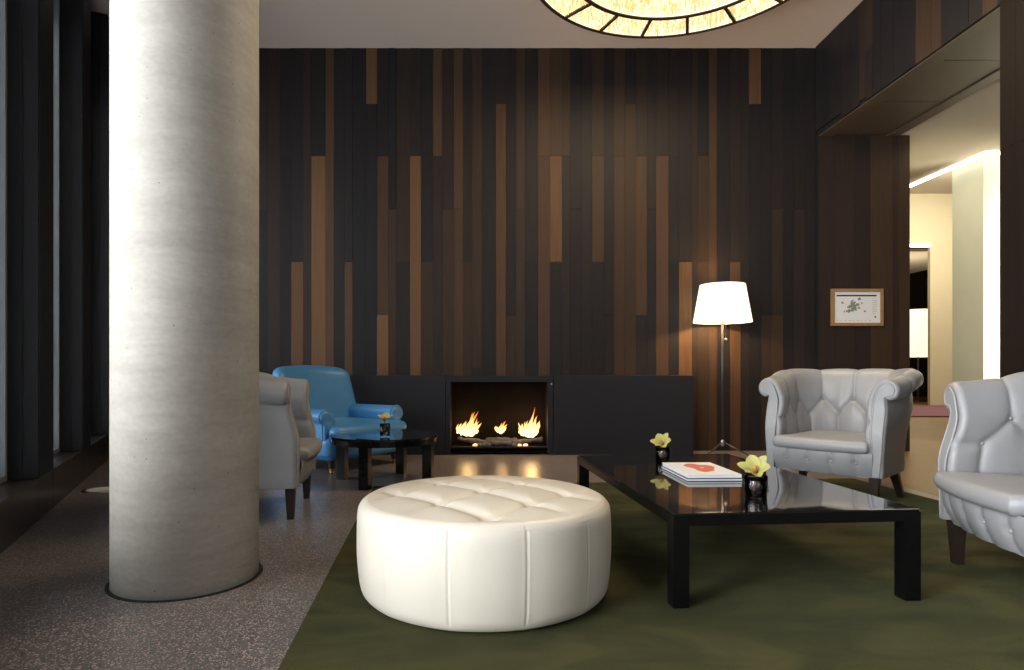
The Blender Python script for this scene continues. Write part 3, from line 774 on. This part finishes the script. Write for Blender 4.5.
t2 = copy_tree(tub); t2.location = (2.128, 2.257, RZ); t2.rotation_euler = (0, 0, math.radians(-102.5))
t2['label'] = 'silver grey tufted armchair cut off at the picture edge, showing seat and one arm'
t3 = copy_tree(tub); t3.location = (-1.378, 3.63, FZ); t3.rotation_euler = (0, 0, math.radians(97.8))
t3['label'] = 'silver grey armchair half hidden behind the concrete column, seen from its side'

# ------------------------------------------------------------------ blue club chair
bc = thing('club_chair', 'blue leather club chair with low rolled arms in front of fireplace wall', 'armchair', (-1.310, 5.335, FZ), math.radians(55)); bc.scale = (1.16, 1.06, 0.99)
def backfn(p):
    x, y, z = p; h = (z + 0.31) / 0.62
    wid = 1.0 + 0.10 * (1 - h)
    crown = 0.03 * (1 - (x / 0.31) ** 2) * max(0, (h - 0.4)) / 0.6
    return (x * wid * 1.10 + 0.015, y + 0.16 * h + 0.10 * (x / 0.31) ** 2 * -0.9 + 0.25, z + 0.52 + crown)
bm = bmesh.new(); soft_box(bm, 0.31, 0.075, 0.31, 0.07, n=16, fn=backfn); link('backrest', bm, M['blue'], bc, smooth=True)
def seatfn(p):
    x, y, z = p
    puff = 0.03 * (1 - (x / 0.29) ** 2) * max(0, 1 - ((y) / 0.36) ** 2) if z > 0 else 0
    fr = 0.04 * (1 - (x / 0.3) ** 2) if y < 0 else 0
    w = 1.22 if y < -0.27 else 1.0
    w = 1.0 + 0.20 * sstep(-0.22, -0.30, y)
    return (x * w, y - 0.06 - fr * sstep(0, -0.3, y), z + 0.325 + puff)
bm = bmesh.new(); soft_box(bm, 0.292, 0.37, 0.05, 0.045, n=18, fn=seatfn); link('seat_cushion', bm, M['blue'], bc, smooth=True)
def basefn(p):
    x, y, z = p
    return (x * (1 - 0.04 * (z < -0.05)), y - 0.03 * (1 - (x / 0.37) ** 2) * (y < 0) + 0.0, z + 0.195)
bm = bmesh.new(); soft_box(bm, 0.37, 0.37, 0.095, 0.05, n=14, fn=basefn); link('seat_base', bm, M['blue'], bc, smooth=True)
for sg in (-1, 1):
    bm = bmesh.new(); P = [(-0.045, 0.16), (-0.045, 0.34), (-0.055, 0.41), (-0.05, 0.46), (-0.02, 0.497), (0.02, 0.503), (0.055, 0.485), (0.07, 0.45), (0.06, 0.415), (0.042, 0.40), (0.04, 0.34), (0.04, 0.16)]
    pr = catmull(P, 5); ys = [-0.325, -0.33, -0.32, -0.28] + [-0.28 + 0.56 * i / 12 for i in range(1, 13)]
    V = []
    for q, y in enumerate(ys):
        sc = (0.55, 0.86, 0.97, 1.0)[q] if q < 4 else 1.0
        V.append([bm.verts.new((sg * (0.325 + (0.005 + (d - 0.005) * sc)), y, 0.34 + (z - 0.34) * (sc if z > 0.34 else 1))) for d, z in pr])
    for i in range(len(V) - 1):
        for j in range(len(pr) - 1): bm.faces.new((V[i][j], V[i + 1][j], V[i + 1][j + 1], V[i][j + 1]))
    bm.faces.new(V[0]); bm.faces.new(V[-1])
    ar = link('armrest', bm, M['blue'], bc, smooth=True)
    bm = bmesh.new(); tube(bm, [(sg * (0.325 + d), -0.305, z) for d, z in pr], 0.006, 8); link('piping', bm, M['blue'], ar, smooth=True)
for sg in (-1, 1):
    for y in (-0.32, 0.30):
        bm = bmesh.new(); lathe(bm, [(0.028, 0.115), (0.030, 0.10), (0.020, 0.085), (0.027, 0.07), (0.022, 0.05), (0.016, 0.035)], 18)
        lg = link('leg', bm, M['darkwood'], bc, smooth=True, loc=(sg * 0.30, y, 0))
        bm = bmesh.new(); lathe(bm, [(0.017, 0.045), (0.019, 0.03), (0.012, 0.026)], 14)
        tube(bm, [(-0.009, 0, 0.015), (0.009, 0, 0.015)], 0.015, 14); link('caster', bm, M['brass'], lg, smooth=True)

# ------------------------------------------------------------------ cream ottoman
OC = (-0.021, 2.315)
ot = thing('ottoman', 'large round cream leather ottoman with tufted top and stitched side seams', 'ottoman', (OC[0], OC[1], RZ))
av, bv = Vector((0.165, -0.172)), Vector((0.143, 0.170)); oc = Vector((-0.004, -0.025))
det = av.x * bv.y - av.y * bv.x
def lat(x, y):
    dx, dy = x - oc.x, y - oc.y
    return (dx * bv.y - dy * bv.x) / det, (av.x * dy - av.y * dx) / det
def otop(x, y):
    r = math.hypot(x, y); p, q = lat(x, y)
    dp = min(abs(p - k) for k in (-1, 0, 1)) * av.length; dq = min(abs(q - k) for k in (-1, 0, 1)) * bv.length
    def keep(u): return 1.0 if abs(u) <= 1.02 else math.exp(-(abs(u) - 1.02) / 0.55)
    d1 = 0.017 * math.exp(-(dp / 0.026) ** 1.25) * keep(q); d2 = 0.017 * math.exp(-(dq / 0.026) ** 1.25) * keep(p)
    bt = min(math.hypot((p - i) * av.length, (q - j) * bv.length) for i in (-1, 0, 1) for j in (-1, 0, 1))
    edge = sstep(0.43, 0.36, r)
    return 0.338 + 0.028 * (1 - (r / 0.426) ** 2.2) - (max(d1, d2) + 0.016 * math.exp(-(bt / 0.024) ** 2)) * edge
bm = bmesh.new(); NS = 200; rings = []
RT = 0.426
for k in range(1, 61):
    r = RT * k / 60
    row = []
    for i in range(NS):
        x, y = r * math.cos(2 * PI * i / NS), r * math.sin(2 * PI * i / NS); row.append(bm.verts.new((x, y, otop(x, y))))
    rings.append(row)
c0 = bm.verts.new((0, 0, otop(0, 0)))
for i in range(NS): bm.faces.new((c0, rings[0][i], rings[0][(i + 1) % NS]))
for a, b in zip(rings, rings[1:]):
    for i in range(NS): bm.faces.new((a[i], b[i], b[(i + 1) % NS], a[(i + 1) % NS]))
link('seat_top', bm, M['cream'], ot, smooth=True)
bm = bmesh.new(); ND = 720
prof = catmull([(0.400, 0.006), (0.426, 0.007), (0.442, 0.018), (0.452, 0.050), (0.459, 0.12), (0.461, 0.18), (0.460, 0.25), (0.458, 0.292), (0.452, 0.316), (0.440, 0.331), (0.424, 0.338)], 5)
seam_a = [math.radians(-90 + 16.8 + 30 * k) for k in range(12)]
def side(i, j):
    th = 2 * PI * i / ND; r, z = prof[j]
    d = min(abs((th - a + PI) % (2 * PI) - PI) for a in seam_a) * r
    g = -0.0025 * math.exp(-(d / 0.003) ** 2) + 0.0006 * math.exp(-((d - 0.008) / 0.003) ** 2) + 0.003 * (1 - math.exp(-(d / 0.05) ** 2))
    if z > 0.31: g *= max(0.0, (0.338 - z) / 0.028)
    r += g * min(1, (z - 0.02) / 0.02)
    return (r * math.cos(th), r * math.sin(th), z)
grid(bm, ND, len(prof), side, wrap=True)
link('side_cover', bm, M['cream'], ot, smooth=True)
bm = bmesh.new(); tube(bm, [(0.4512 * math.cos(2 * PI * i / 120), 0.4512 * math.sin(2 * PI * i / 120), 0.3170) for i in range(120)], 0.0016, 8, closed=True)
link('piping', bm, M['cream'], ot, smooth=True)
for i in (-1, 0, 1):
    for j in (-1, 0, 1):
        p = oc + av * i + bv * j
        bm = bmesh.new(); ball(bm, (0, 0, 0), 0.012, 0.012, 0.006, 12, 7); link('button', bm, M['cream'], ot, smooth=True, loc=(p.x, p.y, otop(p.x, p.y) + 0.003))
bm = bmesh.new(); lathe(bm, [(0.41, 0.0), (0.41, 0.008)], 64); link('base', bm, M['black'], ot)

# ------------------------------------------------------------------ low black table
TA = math.radians(4.8); TW, TL, TH = 0.884, 1.45, 0.318
ct = thing('coffee_table', 'low square-legged coffee table with polished black top on the green rug', 'table', (0.614, 2.093, RZ), TA)
th = TH - RZ
bm = bmesh.new(); box(bm, 0.003, TW - 0.003, 0.003, TL - 0.003, th - 0.008, th, 0.0015); link('tabletop', bm, M['lacquertop'], ct)
lg = 0.056; ah = 0.042
bm = bmesh.new()
box(bm, lg, TW - lg, 0.0, lg, th - ah, th - 0.008); box(bm, lg, TW - lg, TL - lg, TL, th - ah, th - 0.008)
box(bm, 0.0, lg, lg, TL - lg, th - ah, th - 0.008); box(bm, TW - lg, TW, lg, TL - lg, th - ah, th - 0.008)
link('apron', bm, M['lacquer'], ct)
for x in (0, TW - lg):
    for y in (0, TL - lg):
        bm = bmesh.new(); box(bm, x, x + lg, y, y + lg, 0, th - 0.008, 0.0015); link('leg', bm, M['lacquer'], ct)

# round side table
rt = thing('side_table', 'round black side table with glossy top beside the blue chair', 'table', (-0.77, 4.56, FZ + 0.0))
bm = bmesh.new(); lathe(bm, [(0.386, 0.322), (0.390, 0.324), (0.390, 0.338), (0.386, 0.340)], 72)
o = link('tabletop', bm, M['lacquertop'], rt)
bm = bmesh.new(); lathe(bm, [(0.345, 0.285), (0.380, 0.285), (0.380, 0.3215), (0.345, 0.3215)], 72, closed=True); link('apron', bm, M['lacquer'], rt)
for a in (257, 167, 77, -13):
    a = math.radians(a); bm = bmesh.new()
    m4 = Matrix.Translation((0.335 * math.cos(a), 0.335 * math.sin(a), 0)) @ Matrix.Rotation(a, 4, 'Z')
    box(bm, -0.034, 0.034, -0.034, 0.034, 0, 0.3205, 0.002, 0, m4); link('leg', bm, M['lacquer'], rt)

# ------------------------------------------------------------------ books
def book(label, x, y, z, w, l, h, rz, cover, art=False):
    t = thing('book', label, 'book', (x, y, z), rz, 'books on the coffee table')
    bm = bmesh.new()
    box(bm, 0, w, 0, l, 0, 0.0025); box(bm, 0, w, 0, l, h - 0.0025, h); box(bm, w - 0.003, w, 0, l, 0.0025, h - 0.0025)
    cv = link('cover', bm, cover, t)
    bm = bmesh.new(); box(bm, 0.002, w - 0.0032, 0.002, l - 0.004, 0.0027, h - 0.0027); link('pages', bm, M['pages'], t)
    if art:
        bm = bmesh.new(); pts = []
        for i in range(40):
            a = 2 * PI * i / 40; r = 1 + 0.18 * math.sin(3 * a + 1) + 0.10 * math.sin(5 * a)
            pts.append((w * 0.55 + 0.058 * r * math.cos(a), l * 0.55 + 0.115 * r * math.sin(a)))
        poly_prism(bm, pts, h, h + 0.0004)
        pr = link('cover_print', bm, M['orange'], t); pr['label'] = 'orange printed shape'
        bm = bmesh.new(); poly_prism(bm, [(w * 0.56 + 0.009 * math.cos(2 * PI * i / 16), l * 0.52 + 0.012 * math.sin(2 * PI * i / 16)) for i in range(16)], h + 0.0004, h + 0.0007)
        link('print_dot', bm, M['white'], pr)
    return t
bz = TH
book('dark navy covered book under the white book on the coffee table', 0.852, 2.700, bz, 0.244, 0.368, 0.0125, math.radians(1.8), M['navy'])
book('white book with orange shape printed on its cover, on top of another book', 0.860, 2.716, bz + 0.0127, 0.237, 0.357, 0.0145, math.radians(2.2), M['navywhite'], True)

# ------------------------------------------------------------------ orchids in tumblers
def vase(loc, r, h, label, flabel, fs, m, tilt, rz):
    t = thing('glass_vase', label, 'vase', loc, 0, 'small glass vases')
    bm = bmesh.new(); lathe(bm, [(r * 0.90, 0.0), (r * 0.98, h * 0.5), (r, h), (r - 0.003, h), (r * 0.98 - 0.003, h * 0.5), (r * 0.88 - 0.003, 0.010), (0.001, 0.010), (0.001, 0.0)], 32, closed=True)
    link('tumbler', bm, M['tumbler'], t, smooth=True)
    bm = bmesh.new(); lathe(bm, [(r * 0.80, 0.024), (r * 0.90, h * 0.5), (r * 0.91, h * 0.90)], 28); link('filling', bm, M['darkfill'], t, smooth=False)
    f = thing('orchid_flower', flabel, 'flower', (loc[0], loc[1], loc[2] + h + 0.006), rz, 'orchid heads in the small vases')
    bm = bmesh.new(); tube(bm, [(0, 0, -0.005), (0.001, 0, 0.006), (0, 0, 0.02)], 0.004, 8); link('stem', bm, M['stem'], f)
    for k in range(6):
        a = 2 * PI * k / 6 + 0.3; bm = bmesh.new(); n, mw = 12, 7
        ln = fs * (1.0 if k % 2 == 0 else 0.92); wd = fs * (0.62 if k % 2 == 0 else 0.85)
        lift = (0.95 if k % 2 == 0 else 1.15) + 0.15 * math.sin(k * 2.3)
        def pt(i, j):
            u = i / (n - 1); v = (j / (mw - 1)) * 2 - 1
            ww = wd * 0.5 * (math.sin(PI * (0.06 + 0.90 * u)) ** 0.7) * (1 if u < 0.98 else 0.2)
            ang = lift * (1 - 0.35 * u); rad = 0.008 + ln * u * math.cos(ang) + 0; hz = 0.012 + ln * u * math.sin(ang)
            cupz = 0.25 * ww * v * v
            lx_, ly_ = rad - cupz * 0.7, ww * v
            return (lx_ * math.cos(a) - ly_ * math.sin(a), lx_ * math.sin(a) + ly_ * math.cos(a), hz + cupz * 0.6)
        grid(bm, n, mw, pt)
        bmesh.ops.solidify(bm, geom=bm.faces[:], thickness=0.0012)
        link('petal', bm, m, f, smooth=True)
    bm = bmesh.new(); ball(bm, (0, 0, 0.028), fs * 0.14, fs * 0.14, fs * 0.26, 12, 8); link('lip', bm, M['lip'], f, smooth=True)
    for ch in bpy.data.objects:
        if ch.parent == f: pass
    f.rotation_euler = (tilt[0], tilt[1], rz)
    return t
vase((1.019, 2.395, TH), 0.043, 0.078, 'glass tumbler vase beside the books on the coffee table', 'yellow green orchid in the vase next to the books', 0.066, M['petal'], (0.60, -0.42), 0.0)
vase((0.916, 3.31, TH), 0.040, 0.075, 'glass tumbler vase behind the books near the far table edge', 'yellow green orchid in the vase behind the books', 0.060, M['petal'], (0.60, -0.55), 0.1)
vase((-0.735, 4.37, 0.340), 0.037, 0.085, 'glass tumbler vase on the round side table', 'pale cream orchid in the vase on the round side table', 0.068, M['petal2'], (0.25, 0.0), 0.0)

# ------------------------------------------------------------------ floor lamp
LX, LY = 2.205, 5.93
fl = thing('floor_lamp', 'lit floor lamp with white tapered shade on thin tripod pole', 'lamp', (LX, LY, FZ))
zt, zb = EYE + (370 - 284) / 625 * LY, EYE + (370 - 321.5) / 625 * LY
rb, rtp = 0.267, 0.205
bm = bmesh.new(); lathe(bm, [(rb, zb), (rtp, zt), (rtp - 0.003, zt), (rb - 0.003, zb)], 64, closed=True); link('lamp_shade', bm, M['shade'], fl, smooth=True)
bm = bmesh.new(); tube(bm, [(0, 0, 0.10), (0, 0, zt - 0.06)], 0.011, 12); link('pole', bm, M['darkmetal'], fl, smooth=True)
bm = bmesh.new()
for k in range(3): a = 2 * PI * k / 3; tube(bm, [(0.012 * math.cos(a), 0.012 * math.sin(a), zt - 0.065), ((rtp - 0.004) * math.cos(a), (rtp - 0.004) * math.sin(a), zt - 0.02)], 0.003, 6)
link('shade_carrier', bm, M['darkmetal'], fl)
bm = bmesh.new(); ball(bm, (0, 0, zb + 0.16), 0.045, 0.045, 0.06); link('bulb', bm, emis('bulb_glow', (1, 0.8, 0.5), 6), fl, smooth=True)
for a in (-28, 92, 212):
    a = math.radians(a); bm = bmesh.new()
    tube(bm, [(0.008 * math.cos(a), 0.008 * math.sin(a), 0.125), (0.12 * math.cos(a), 0.12 * math.sin(a), 0.070), (0.245 * math.cos(a), 0.245 * math.sin(a), 0.007)], 0.0065, 8); link('leg', bm, M['darkmetal'], fl, smooth=True)
bm = bmesh.new(); lathe(bm, [(0.012, 0.085), (0.017, 0.10), (0.017, 0.135), (0.010, 0.15)], 16); link('hub', bm, M['steel'], fl, smooth=True)
bm = bmesh.new(); tube(bm, [(0.012, -0.05, zb + 0.12), (0.012, -0.05, zb - 0.15)], 0.0025, 6); ball(bm, (0.012, -0.05, zb - 0.165), 0.015); link('pull_cord', bm, M['steel'], fl, smooth=True)
point('floor_lamp_bulb', (LX, LY, zb + 0.13), 68, (1.0, 0.62, 0.28), 0.06).parent = None

# ------------------------------------------------------------------ framed map on the panel wall
px0, px1, pz0, pz1 = 3.375, 3.89, EYE + 44 / 625 * YP, EYE + 81 / 625 * YP
pc = thing('framed_picture', 'small framed map in light oak frame on dark panel wall', 'picture', ((px0 + px1) / 2, YP - 0.004, pz0))
w2, hh, fb = (px1 - px0) / 2, pz1 - pz0, 0.030
bm = bmesh.new()
box(bm, -w2, -w2 + fb, -0.022, 0, 0, hh, 0.002); box(bm, w2 - fb, w2, -0.022, 0, 0, hh, 0.002)
box(bm, -w2 + fb, w2 - fb, -0.022, 0, 0, fb, 0.002); box(bm, -w2 + fb, w2 - fb, -0.022, 0, hh - fb, hh, 0.002)
link('frame', bm, M['oak'], pc)
bm = bmesh.new(); box(bm, -w2 + fb, w2 - fb, -0.010, -0.002, fb, hh - fb); pr = link('print', bm, M['white'], pc)
bm = bmesh.new()
def fr(x0, x1, z0, z1, mi): box(bm, x0, x1, -0.0112, -0.0102, z0, z1, 0, mi)
fr(-w2 + 0.055, w2 - 0.065, hh - 0.075, hh - 0.060, 0)
rnd = random.Random(3)
for q in range(46):
    a = rnd.uniform(0, 2 * PI); r = abs(rnd.gauss(0, 0.05)); cx, cz = -0.03 + 1.4 * r * math.cos(a), hh * 0.52 + 0.85 * r * math.sin(a); s = rnd.uniform(0.010, 0.024)
    pts = [(cx + s * rnd.uniform(0.5, 1.1) * math.cos(2 * PI * i / 6), cz + s * rnd.uniform(0.5, 1.0) * math.sin(2 * PI * i / 6)) for i in range(6)]
    vs = [bm.verts.new((p[0], -0.0108 - 0.00001 * q, p[1])) for p in pts]; bm.faces.new(vs).material_index = 1
for q in range(9): fr(w2 - 0.105, w2 - 0.105 + rnd.uniform(0.02, 0.05), hh - 0.10 - q * 0.018, hh - 0.096 - q * 0.018, 2)
for q in range(9): fr(-w2 + 0.055 + q * 0.040, -w2 + 0.055 + q * 0.040 + rnd.uniform(0.012, 0.03), 0.052, 0.057, 2)
fr(w2 - 0.085, w2 - 0.070, 0.082, 0.097, 0)
link('map_drawing', bm, [M['ink'], M['mapgreen'], M['mapgrey']], pr)

# ------------------------------------------------------------------ round ceiling light
DZ = 2.92; ZL_ = EYE + DZ; CC = (0.473 * DZ, 1.496 * DZ); R0, R1 = 0.390 * DZ, 0.292 * DZ
cl = thing('ceiling_light', 'large round bronze ceiling light filled with glowing glass rods', 'light', (CC[0], CC[1], ZL_))
bm = bmesh.new(); lathe(bm, [(R0, 0), (R0, CEIL - ZL_), (R0 - 0.03, CEIL - ZL_), (R0 - 0.03, 0)], 128, closed=True); link('outer_ring', bm, M['bronze'], cl, smooth=False)
bm = bmesh.new(); lathe(bm, [(R1, -0.002), (R1, 0.06), (R1 - 0.035, 0.06), (R1 - 0.035, -0.002)], 128, closed=True); link('inner_ring', bm, M['bronze'], cl)
def rods(name, ra, rb, pitch, seed):
    rn = random.Random(seed); bm = bmesh.new(); lay = bm.loops.layers.color.new('glow'); r = ra
    while r < rb:
        n = int(2 * PI * r / pitch)
        for i in range(n):
            a = 2 * PI * (i + rn.uniform(-0.3, 0.3)) / n; x, y = r * math.cos(a), r * math.sin(a); w = rn.uniform(0.005, 0.008); z0 = rn.uniform(0.003, 0.012); z1 = 0.19
            g = rn.random()
            lo = [bm.verts.new((x + w * math.cos(k * PI / 2 + 0.785), y + w * math.sin(k * PI / 2 + 0.785), z0)) for k in range(4)]
            hi = [bm.verts.new((v.co.x, v.co.y, z1)) for v in lo]
            fs = [bm.faces.new(lo)] + [bm.faces.new((lo[k], lo[(k + 1) % 4], hi[(k + 1) % 4], hi[k])) for k in range(4)]
            for f in fs:
                for l in f.loops: l[lay] = (g, g, g, 1)
        r += pitch * 0.9
    o = link(name, bm, M['rods'], cl); o['kind'] = 'stuff'
rods('rod_band', R1 + 0.010, R0 - 0.033, 0.026, 1); rods('rod_field', 0.03, R1 - 0.040, 0.030, 2)
bm = bmesh.new(); lathe(bm, [(R0 - 0.0305, 0.006), (R0 - 0.0305, 0.19)], 96, cap=False); lathe(bm, [(R1 + 0.001, 0.006), (R1 + 0.001, 0.058)], 96, cap=False); lathe(bm, [(R1 - 0.0355, 0.006), (R1 - 0.0355, 0.058)], 96, cap=False); link('lit_liner', bm, M['plate'], cl)
bm = bmesh.new(); lathe(bm, [(R0 - 0.031, 0.192), (R0 - 0.031, 0.20)], 96); link('back_plate', bm, M['plate'], cl)
for k in range(18):
    a = math.radians(132.6 - 20 * k); bm = bmesh.new()
    box(bm, R1, R0 - 0.028, -0.013, 0.013, -0.001, 0.015, 0, 0, Matrix.Rotation(a, 4, 'Z')); link('spoke', bm, M['bronze'], cl)
area('ceiling_light_glow', (CC[0], CC[1], ZL_ - 0.03), (CC[0], CC[1], 0), 1.6, 1.6, 70, (1.0, 0.78, 0.52))

# recessed floor uplight
up = thing('floor_uplight', 'round steel uplight set flush in the terrazzo behind the column', 'light', (-2.62, 4.22, FZ + 0.0003))
bm = bmesh.new(); lathe(bm, [(0.092, 0.0), (0.118, 0.0), (0.116, 0.004), (0.092, 0.004)], 40, closed=True); link('rim', bm, M['steel'], up)
bm = bmesh.new(); lathe(bm, [(0.0915, 0.0), (0.0915, 0.003)], 40); link('lens', bm, M['white'], up)

# ------------------------------------------------------------------ lobby seen through the opening
struct(link('ceiling_lobby_low', BX(XS, 5.27, 3.0, 7.9, ZS, ZS + 0.12), M['paint']))
struct(link('ceiling_lobby_bay', BX(5.27, 8.0, 3.0, 6.66, ZS, ZS + 0.12), M['paint']))
struct(link('ceiling_lobby', BX(XS, 17, 1.0, 19, 4.75, 4.85), M['paint']))
cv = thing('cove_light', 'bright strip light along lobby ceiling edge above the pale pier', 'light', (5.27, 6.66, ZS))
link('long_strip', BX(0.002, 0.03, 0.0, 1.24, -0.03, 0.03), M['cove'], cv); link('short_strip', BX(0.03, 2.7, 0.002, 0.03, -0.03, 0.03), M['cove'], cv)
pi_ = struct(link('pier_lobby', BX(5.40, 7.6, 6.84, 7.30, 0, 4.75), M['sage']))
area('lobby_pier_fill', (6.0, 6.40, 1.5), (5.85, 6.84, 1.5), 0.5, 2.6, 60, (1.0, 0.90, 0.68))  # hidden fill added to brighten the pier's front face
area('lobby_downlight', (4.7, 6.6, 3.05), (4.7, 6.6, 0), 0.8, 1.6, 16, (1.0, 0.85, 0.58))
area('lobby_hall_light', (8.5, 10.5, 4.6), (8.5, 10.5, 0), 4, 4, 190, (1.0, 0.85, 0.58))
struct(link('wall_lobby_far', BX(9.86, 13, 14.0, 14.08, FZ, 4.75), M['lobbywall']))
struct(link('wall_lobby_lintel', BX(5.0, 9.86, 14.0, 14.08, EYE + 123 * 14 / 625, 4.75), M['lobbywall']))
struct(link('wall_lobby_side', BX(16.9, 17, 1.0, 19, 0, 4.75), M['lobbywall'])); struct(link('wall_lobby_near', BX(XS, 17, 0.9, 1.0, 0, 4.75), M['lobbywall']))
cols = []; x = 4.2
while x < 16.9: cols.append((x, min(x + 0.5, 16.9), [(4.75, FZ, random.uniform(0.3, 1.2))])); x += 0.5
planks('wall_lobby_end', (0, 18.9, 0), (1, 0, 0), None, 0, 4.75, cols, (0, -1, 0))
struct(link('wall_lobby_left', BX(4.166, 4.26, 7.0, 19, 0, 4.75), M['lobbywall']))
struct(link('ceiling_far_room', BX(5, 12, 14.5, 18.8, 3.55, 3.62), M['paint']))
area('far_room_fill', (9.9, 15.2, 2.2), (9.9, 15.3, 4), 1.2, 0.6, 34, (1.0, 0.85, 0.58))  # upward fill added to brighten the far room's ceiling
area('lobby_far_fill', (9.4, 11.8, 4.5), (9.8, 14.0, 1.8), 2.0, 1.0, 150, (1.0, 0.88, 0.64))  # unseen fill added to lift the far lobby wall
dl = thing('lintel_light', 'small bright strip light above the far lobby doorway', 'light', (9.3, 14.0, EYE + 123 * 14 / 625))
link('strip', BX(-0.6, 0.54, -0.03, 0.0, 0.0, 0.06), M['cove'], dl)
pk = link('rug', BX(5.5, 13.0, 10.7, 13.95, FZ + 0.0005, 0.014), M['pink']); tag(pk, 'mauve pink rug on the lobby floor beyond the opening', 'rug')
ls = thing('lobby_lamp', 'lit drum shade lamp in the far room beyond the lobby doorway', 'lamp', (10.96, 16.0, 0))
bm = bmesh.new(); lathe(bm, [(0.29, 1.13), (0.29, 2.34), (0.285, 2.34), (0.285, 1.13)], 40, closed=True); link('lamp_shade', bm, M['lampfar'], ls, smooth=True)
bm = bmesh.new(); tube(bm, [(0, 0, 0.03), (0, 0, 2.2)], 0.02, 10); link('pole', bm, M['darkmetal'], ls)
bm = bmesh.new(); tube(bm, [(-0.286, 0, 2.2), (0.286, 0, 2.2)], 0.006, 8); link('shade_carrier', bm, M['darkmetal'], ls)
bm = bmesh.new(); lathe(bm, [(0.2, 0), (0.2, 0.03)], 30); link('base', bm, M['darkmetal'], ls)
